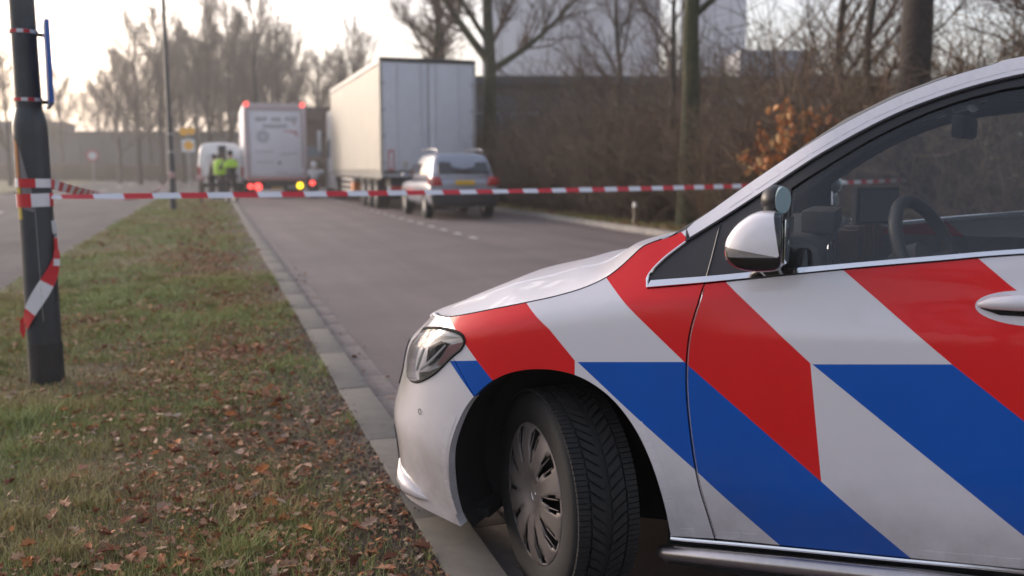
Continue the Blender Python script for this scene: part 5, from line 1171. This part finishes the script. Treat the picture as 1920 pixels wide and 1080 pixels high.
for i, (px, D, h) in enumerate([(190, 100, 12), (245, 108, 14), (285, 96, 14), (330, 104, 16), (372, 92, 15), (415, 100, 16.5), (460, 92, 16), (505, 98, 16), (560, 90, 14), (640, 96, 14)]):
    x, y = polar(px, D); place_tree(FT[(i + 2) % 4], (x, y, -.05), i * 2.3 + 1, h / 13, back_labels[i], group="rear row of hazy bare trees")
TA = tree_mesh("kerbtree", 5, 13, .27, 5.2, 11, .32, M_moss, M_twig, twig=(6, 5, 5), fine=.012, limb_list=[(.36, R(-10), .55, 4.6, .12), (.38, R(165), .85, 5.0, .15), (.43, R(200), .75, 4.0, .10)])
TB = tree_mesh("oak", 9, 13, .21, 5.6, 11, .30, M_moss, M_twig, twig=(6, 5, 5), fine=.010, limb_list=[(.345, R(-35), .62, 3.6, .075), (.50, R(120), .7, 3.4, .08)])
TC = tree_mesh("slim", 12, 11, .12, 1.8, 16, .30, M_bark, M_twig, twig=(5, 4, 3), fine=.008)
place_tree(TA, (8.75, 29.0, 0), R(0), 1, "mossy bare tree with long curved side limb behind the silver SUV")
place_tree(TA, (8.9, 36.5, 0), R(80), .92, "bare tree rising behind the roof of the long trailer")
place_tree(TB, (9.22, 16.55, 0), R(0), 1, "straight mossy trunk with one right-hand limb in the hedge")
TBd = tuple(m.copy() for m in TB); TBd[0].materials[0] = mat('bark_dark', (.036, .028, .024), .9, noise=(8, .35, 7), bump=(25, .8, .03))
place_tree(TBd, (9.52, 10.68, 0), R(200), 1.18, "thick dark trunk behind the police car roof, tape tied round it")
place_tree(TC, (12.9, 11.3, .1), R(40), 1.1, "slim dark trunk to the right of the thick one")
place_tree(TC, (12.2, 9.6, .1), R(150), .95, "leaning slim trunk at the right frame edge")
place_tree(TC, (11.6, 14.2, .1), R(260), .85, "thin bare tree between mossy trunk and thick trunk")
place_tree(TC, (11.2, 21.0, .1), R(20), .85, "thin bare tree in the hedge left of the straight mossy trunk")
place_tree(TC, (12.0, 26.0, .1), R(120), .95, "thin bare tree deep in the hedge right of the SUV")
place_tree(TC, (13.5, 17.5, .1), R(220), 1.0, "thin bare tree in front of the pale tower")
for i, (x, y) in enumerate([(-6.5, -9.5), (-1.0, -13), (5.5, -11.5), (11, -8)]): place_tree(FT[i], (x, y, 0), i * 2.1, .85, "bare roadside tree behind the viewer, mirrored in the car window", group="trees mirrored in the car glass")

# hedge shrubs
def shrub_mesh(seed, h, n):
    rr = random.Random(seed); b = MB()
    def tw(p, d, L, r, lvl):
        P = [Vector(p)]; d = Vector(d)
        for _ in range(3): d = (d + rvec(rr, .16) + Vector((0, 0, .05))).normalized(); P.append(P[-1] + d * L / 3)
        b.tube(P, [r, r * .8, r * .6, r * .35], 3, cap=False, rnd=rr.random())
        if lvl < 2:
            for _ in range((6, 4)[lvl]):
                k = rr.randint(0, 2); q = P[k].lerp(P[k + 1], rr.random()); o = d.orthogonal().normalized(); o.rotate(Matrix.Rotation(rr.uniform(0, 6.28), 3, d)); tw(q, (d * .7 + o * rr.uniform(.5, 1)).normalized(), L * rr.uniform(.3, .55), r * .55, lvl + 1)
    for _ in range(n):
        a = rr.uniform(0, 6.28); q = rr.uniform(0, .55); tw((q * math.cos(a), q * math.sin(a), -.1), (math.cos(a) * rr.uniform(.1, .55), math.sin(a) * rr.uniform(.1, .55), 1), h * rr.uniform(.5, 1.05), .014, 0)
    o = b.build("shrub_m", M_shrub, None, fix=False, smooth=True); me = o.data; bpy.data.objects.remove(o); return me
SM = [shrub_mesh(60 + i, 2.6, 42) for i in range(4)]
k = 0
rows = [(9.3, 9.5, 36, 1.15, (.75, 1.0)), (10.4, 8.8, 40, 1.3, (.9, 1.2)), (11.8, 8, 44, 2.4, (1.0, 1.45)), (13.4, 9, 50, 4.6, (1.5, 2.1))]
for ri, (X, y0, y1, st, (s0, s1)) in enumerate(rows):
    y = y0
    while y < y1:
        x_, y_ = X + random.uniform(-.3, .3), y + random.uniform(-.3, .3); s = random.uniform(s0, s1)
        o = link("shrub", SM[k % 4]); o.location = (x_, y_, .05 * (X - 8)); o.rotation_euler = (0, 0, random.uniform(0, 6.28)); o.scale = (s * 1.15, s * 1.15, s)
        tag(o, ["leafless brown shrub in the front row of the hedge by the right kerb", "leafless brown shrub in the middle of the hedge", "tall leafless shrub at the back of the hedge", "very tall thin leafless shrub behind the hedge before the low hall"][ri], "shrub", ["front hedge shrubs", "middle hedge shrubs", "back hedge shrubs", "tall brush before the hall"][ri]); k += 1; y += st
# sapling that kept its orange leaves
sap = empty("beech_sapling", (8.50, 12.25, 0)); tag(sap, "young beech with orange dead leaves behind the police car's front pillar", "sapling")
b = MB(); rr = random.Random(4); tips = []
for i in range(12):
    a = rr.uniform(0, 6.28); P, _, d = grow(b, rr, (0, 0, .75 + .10 * i), (math.cos(a), math.sin(a), .45), rr.uniform(.6, 1.15), .010, 4, .12, .02, 5, .3); tips += P[2:]
grow(b, rr, (0, 0, -.2), (0, 0, 1), 2.4, .02, 6, .04, 0, 6, .3); b.build("stem", M_twig, sap, smooth=True, fix=False)
M_or = [mat("beech_leaf_%s" % n, c, .6) for n, c in (("a", (.52, .20, .05)), ("b", (.60, .27, .08)), ("c", (.42, .14, .04)), ("d", (.55, .33, .13)))]
lf = []
for m in M_or:
    bb = MB(); vs, fs = leaf_verts(1, .6, rr.random()); bb.add(vs, fs); lf.append(bb.build("leaf", m, sap, smooth=True, fix=False))
for i in range(290):
    o = lf[i % 4]
    if i >= 4: o = o.copy(); COL.objects.link(o); o.parent = sap
    p = rr.choice(tips); s = rr.uniform(.10, .19); o.scale = (s, s, s)
    o.location = p + rvec(rr, .07) + Vector((0, 0, -.04)); o.rotation_euler = (rr.uniform(.4, 2.2), rr.uniform(-.8, .8), rr.uniform(0, 6.28))
mk = empty("marker_stake", (8.45, 17.4, 0)); tag(mk, "small pale marker stake standing in front of the hedge", "stake"); MB().taper((-.035, .035, -.035, .035, -.1), (-.03, .03, -.03, .03, .40)).build("post", mat("stake_pale", (.2, .16, .12), .7), mk); MB().taper((-.04, .04, -.04, .04, .40), (-.03, .03, -.03, .03, .50)).build("cap", M_sw, mk)

# ------------------------------------------------------------------ buildings
CA = -R(18.2046)
def facade(name, px0, px1, D, z1, label, m, extra=None, depth=10, yaw=0):
    a, b_ = polar(px0, D), polar(px1, D); c = ((a[0] + b_[0]) / 2, (a[1] + b_[1]) / 2); w_ = math.hypot(b_[0] - a[0], b_[1] - a[1])
    o = empty(name, (c[0], c[1], -.1), CA + yaw); tag(o, label, "building"); MB().box((0, depth / 2, z1 / 2), (w_, depth, z1)).build("wall", m, o)
    if extra: extra(o, w_)
    return o
M_pale = mat("tower_panel", (0.60, 0.59, 0.63), 0.6, noise=(.3, .06, 4)); M_pale2 = mat("tower_panel_light", (0.58, 0.57, 0.61), 0.6, noise=(.4, .05, 4)); M_dkwall = mat("hall_wall", (0.165, 0.155, 0.16), 0.8, noise=(.5, .12, 5)); M_fascia = mat("fascia_dark", (0.07, 0.068, 0.072), 0.6); M_band = mat("band_grey", (0.30, 0.31, 0.34), 0.5)
M_lwall = mat("far_hall_wall", (0.11, 0.112, 0.118), 0.85, noise=(.2, .1, 4)); M_brown = mat("brown_wall", (0.10, 0.060, 0.042), 0.85, noise=(.6, .12, 5)); M_winb = mat("window_blue", (0.10, 0.13, 0.16), 0.1, coat=.5)
def hall_x(o, w_):
    MB().box((0, -.15, 4.55), (w_ + .6, .5, .35)).build("fascia", M_fascia, o); MB().box((w_ * .18, -.12, 3.75), (w_ * .62, .3, .32)).build("gutter_band", M_band, o); MB().box((w_ * .18, -.10, 4.15), (w_ * .62, .2, .14)).build("gutter_band", M_fascia, o)
    for i in range(11):
        x = -w_ / 2 + w_ * (i + .5) / 11; f = MB().box((x, -.04, 2.75), (w_ / 11 * .72, .12, 1.3)).build("window", M_band, o); 
        for q in (-1, 1): MB().box((x + q * w_ / 11 * .17, -.09, 2.75), (w_ / 11 * .31, .06, 1.14)).build("pane", M_winb, f)
    MB().box((w_ * .28, 3, 5.3), (3, 3, 1.2)).build("roof_unit", M_band, o)
facade("low_hall", 880, 1640, 35, 4.7, "low dark hall with a grey roof band behind the hedge", M_dkwall, hall_x, 12)
def tower_x(nj, h):
    def f(o, w_):
        for i in range(nj): MB().box((-w_ / 2 + w_ * (i + .5) / nj, -.06, h / 2), (w_ / nj - .12, .14, h - .6)).build("cladding_panel", M_pale if i % 3 else M_pale2, o)
    return f
facade("tall_hall", 905, 1232, 80, 22, "big pale grey industrial block behind the hedge trees", M_pale, tower_x(9, 22), 18)
facade("silo_tower", 1302, 1390, 76, 24, "narrow pale tower right of the straight mossy trunk", M_pale2, tower_x(3, 24), 8)
def far_x(o, w_):
    MB().box((-w_ * .26, 2, 5.6), (w_ * .34, 6, 1.2)).build("raised_roof", M_lwall, o); MB().box((0, -.1, 5.0), (w_ + .4, .4, .3)).build("fascia", M_fascia, o)
    for i in range(16): MB().box((-w_ / 2 + w_ * (i + .5) / 16, -.06, 2.6), (w_ / 16 - .15, .14, 4.2)).build("cladding_panel", M_lwall, o)
facade("far_hall", -140, 452, 98, 5.1, "long grey hall beyond the left road behind the bare trees", M_lwall, far_x, 14)
def brown_x(o, w_):
    MB().prism([(-w_ / 2 - .3, 4.6), (w_ / 2 + .3, 4.6), (w_ / 2 - .4, 5.6), (-w_ / 2 + .4, 5.6)], -.3, 8, 'XZ').build("roof", mat("brown_roof", (.075, .045, .035), .8), o)
    for i in range(3): MB().box((-w_ / 2 + w_ * (i + .5) / 3, -.04, 2.2), (1.0, .1, 1.3)).build("window", M_winb, o)
facade("brown_house", 560, 740, 66, 4.6, "brown building seen between the box truck and the long trailer", M_brown, brown_x, 8)
# low far hedge line
def bank(px0, px1, D, h, label):
    b = MB(); rr = random.Random(int(px0) + 5); n = 5200
    for _ in range(n):
        px = rr.uniform(px0, px1); x, y = polar(px, D + rr.uniform(0, 3)); z = rr.uniform(0, h) ; L = rr.uniform(.3, .9); d = Vector((rr.gauss(0, .4), rr.gauss(0, .4), 1)).normalized() * L
        b.tube([(x, y, z * .7), (x + d.x, y + d.y, z * .7 + d.z)], [.03, .012], 3, cap=False, rnd=rr.random())
    return tag(b.build("far_hedge", M_shrub, fix=False), label, "hedge", kind="stuff")
bank(-60, 470, 84, 1.6, "low brown hedge in front of the far grey hall"); bank(560, 760, 58, 1.8, "brown undergrowth beyond the trucks")

# ------------------------------------------------------------------ haze
hz = MB().box((0, 400, 12.8), (1460, 1460, 28.6)).build("haze", [], None); hz["kind"] = "stuff"; hz["label"] = "thin winter haze filling the air"; hz["category"] = "haze"
hm = bpy.data.materials.new("haze_air"); hm.use_nodes = True; t = hm.node_tree; t.nodes.clear(); oo = t.nodes.new("ShaderNodeOutputMaterial"); pv = t.nodes.new("ShaderNodeVolumePrincipled")
pv.inputs["Color"].default_value = (.93, .93, .95, 1); pv.inputs["Density"].default_value = 0.0017; pv.inputs["Anisotropy"].default_value = 0.5; t.links.new(pv.outputs[0], oo.inputs["Volume"]); hz.data.materials.append(hm)
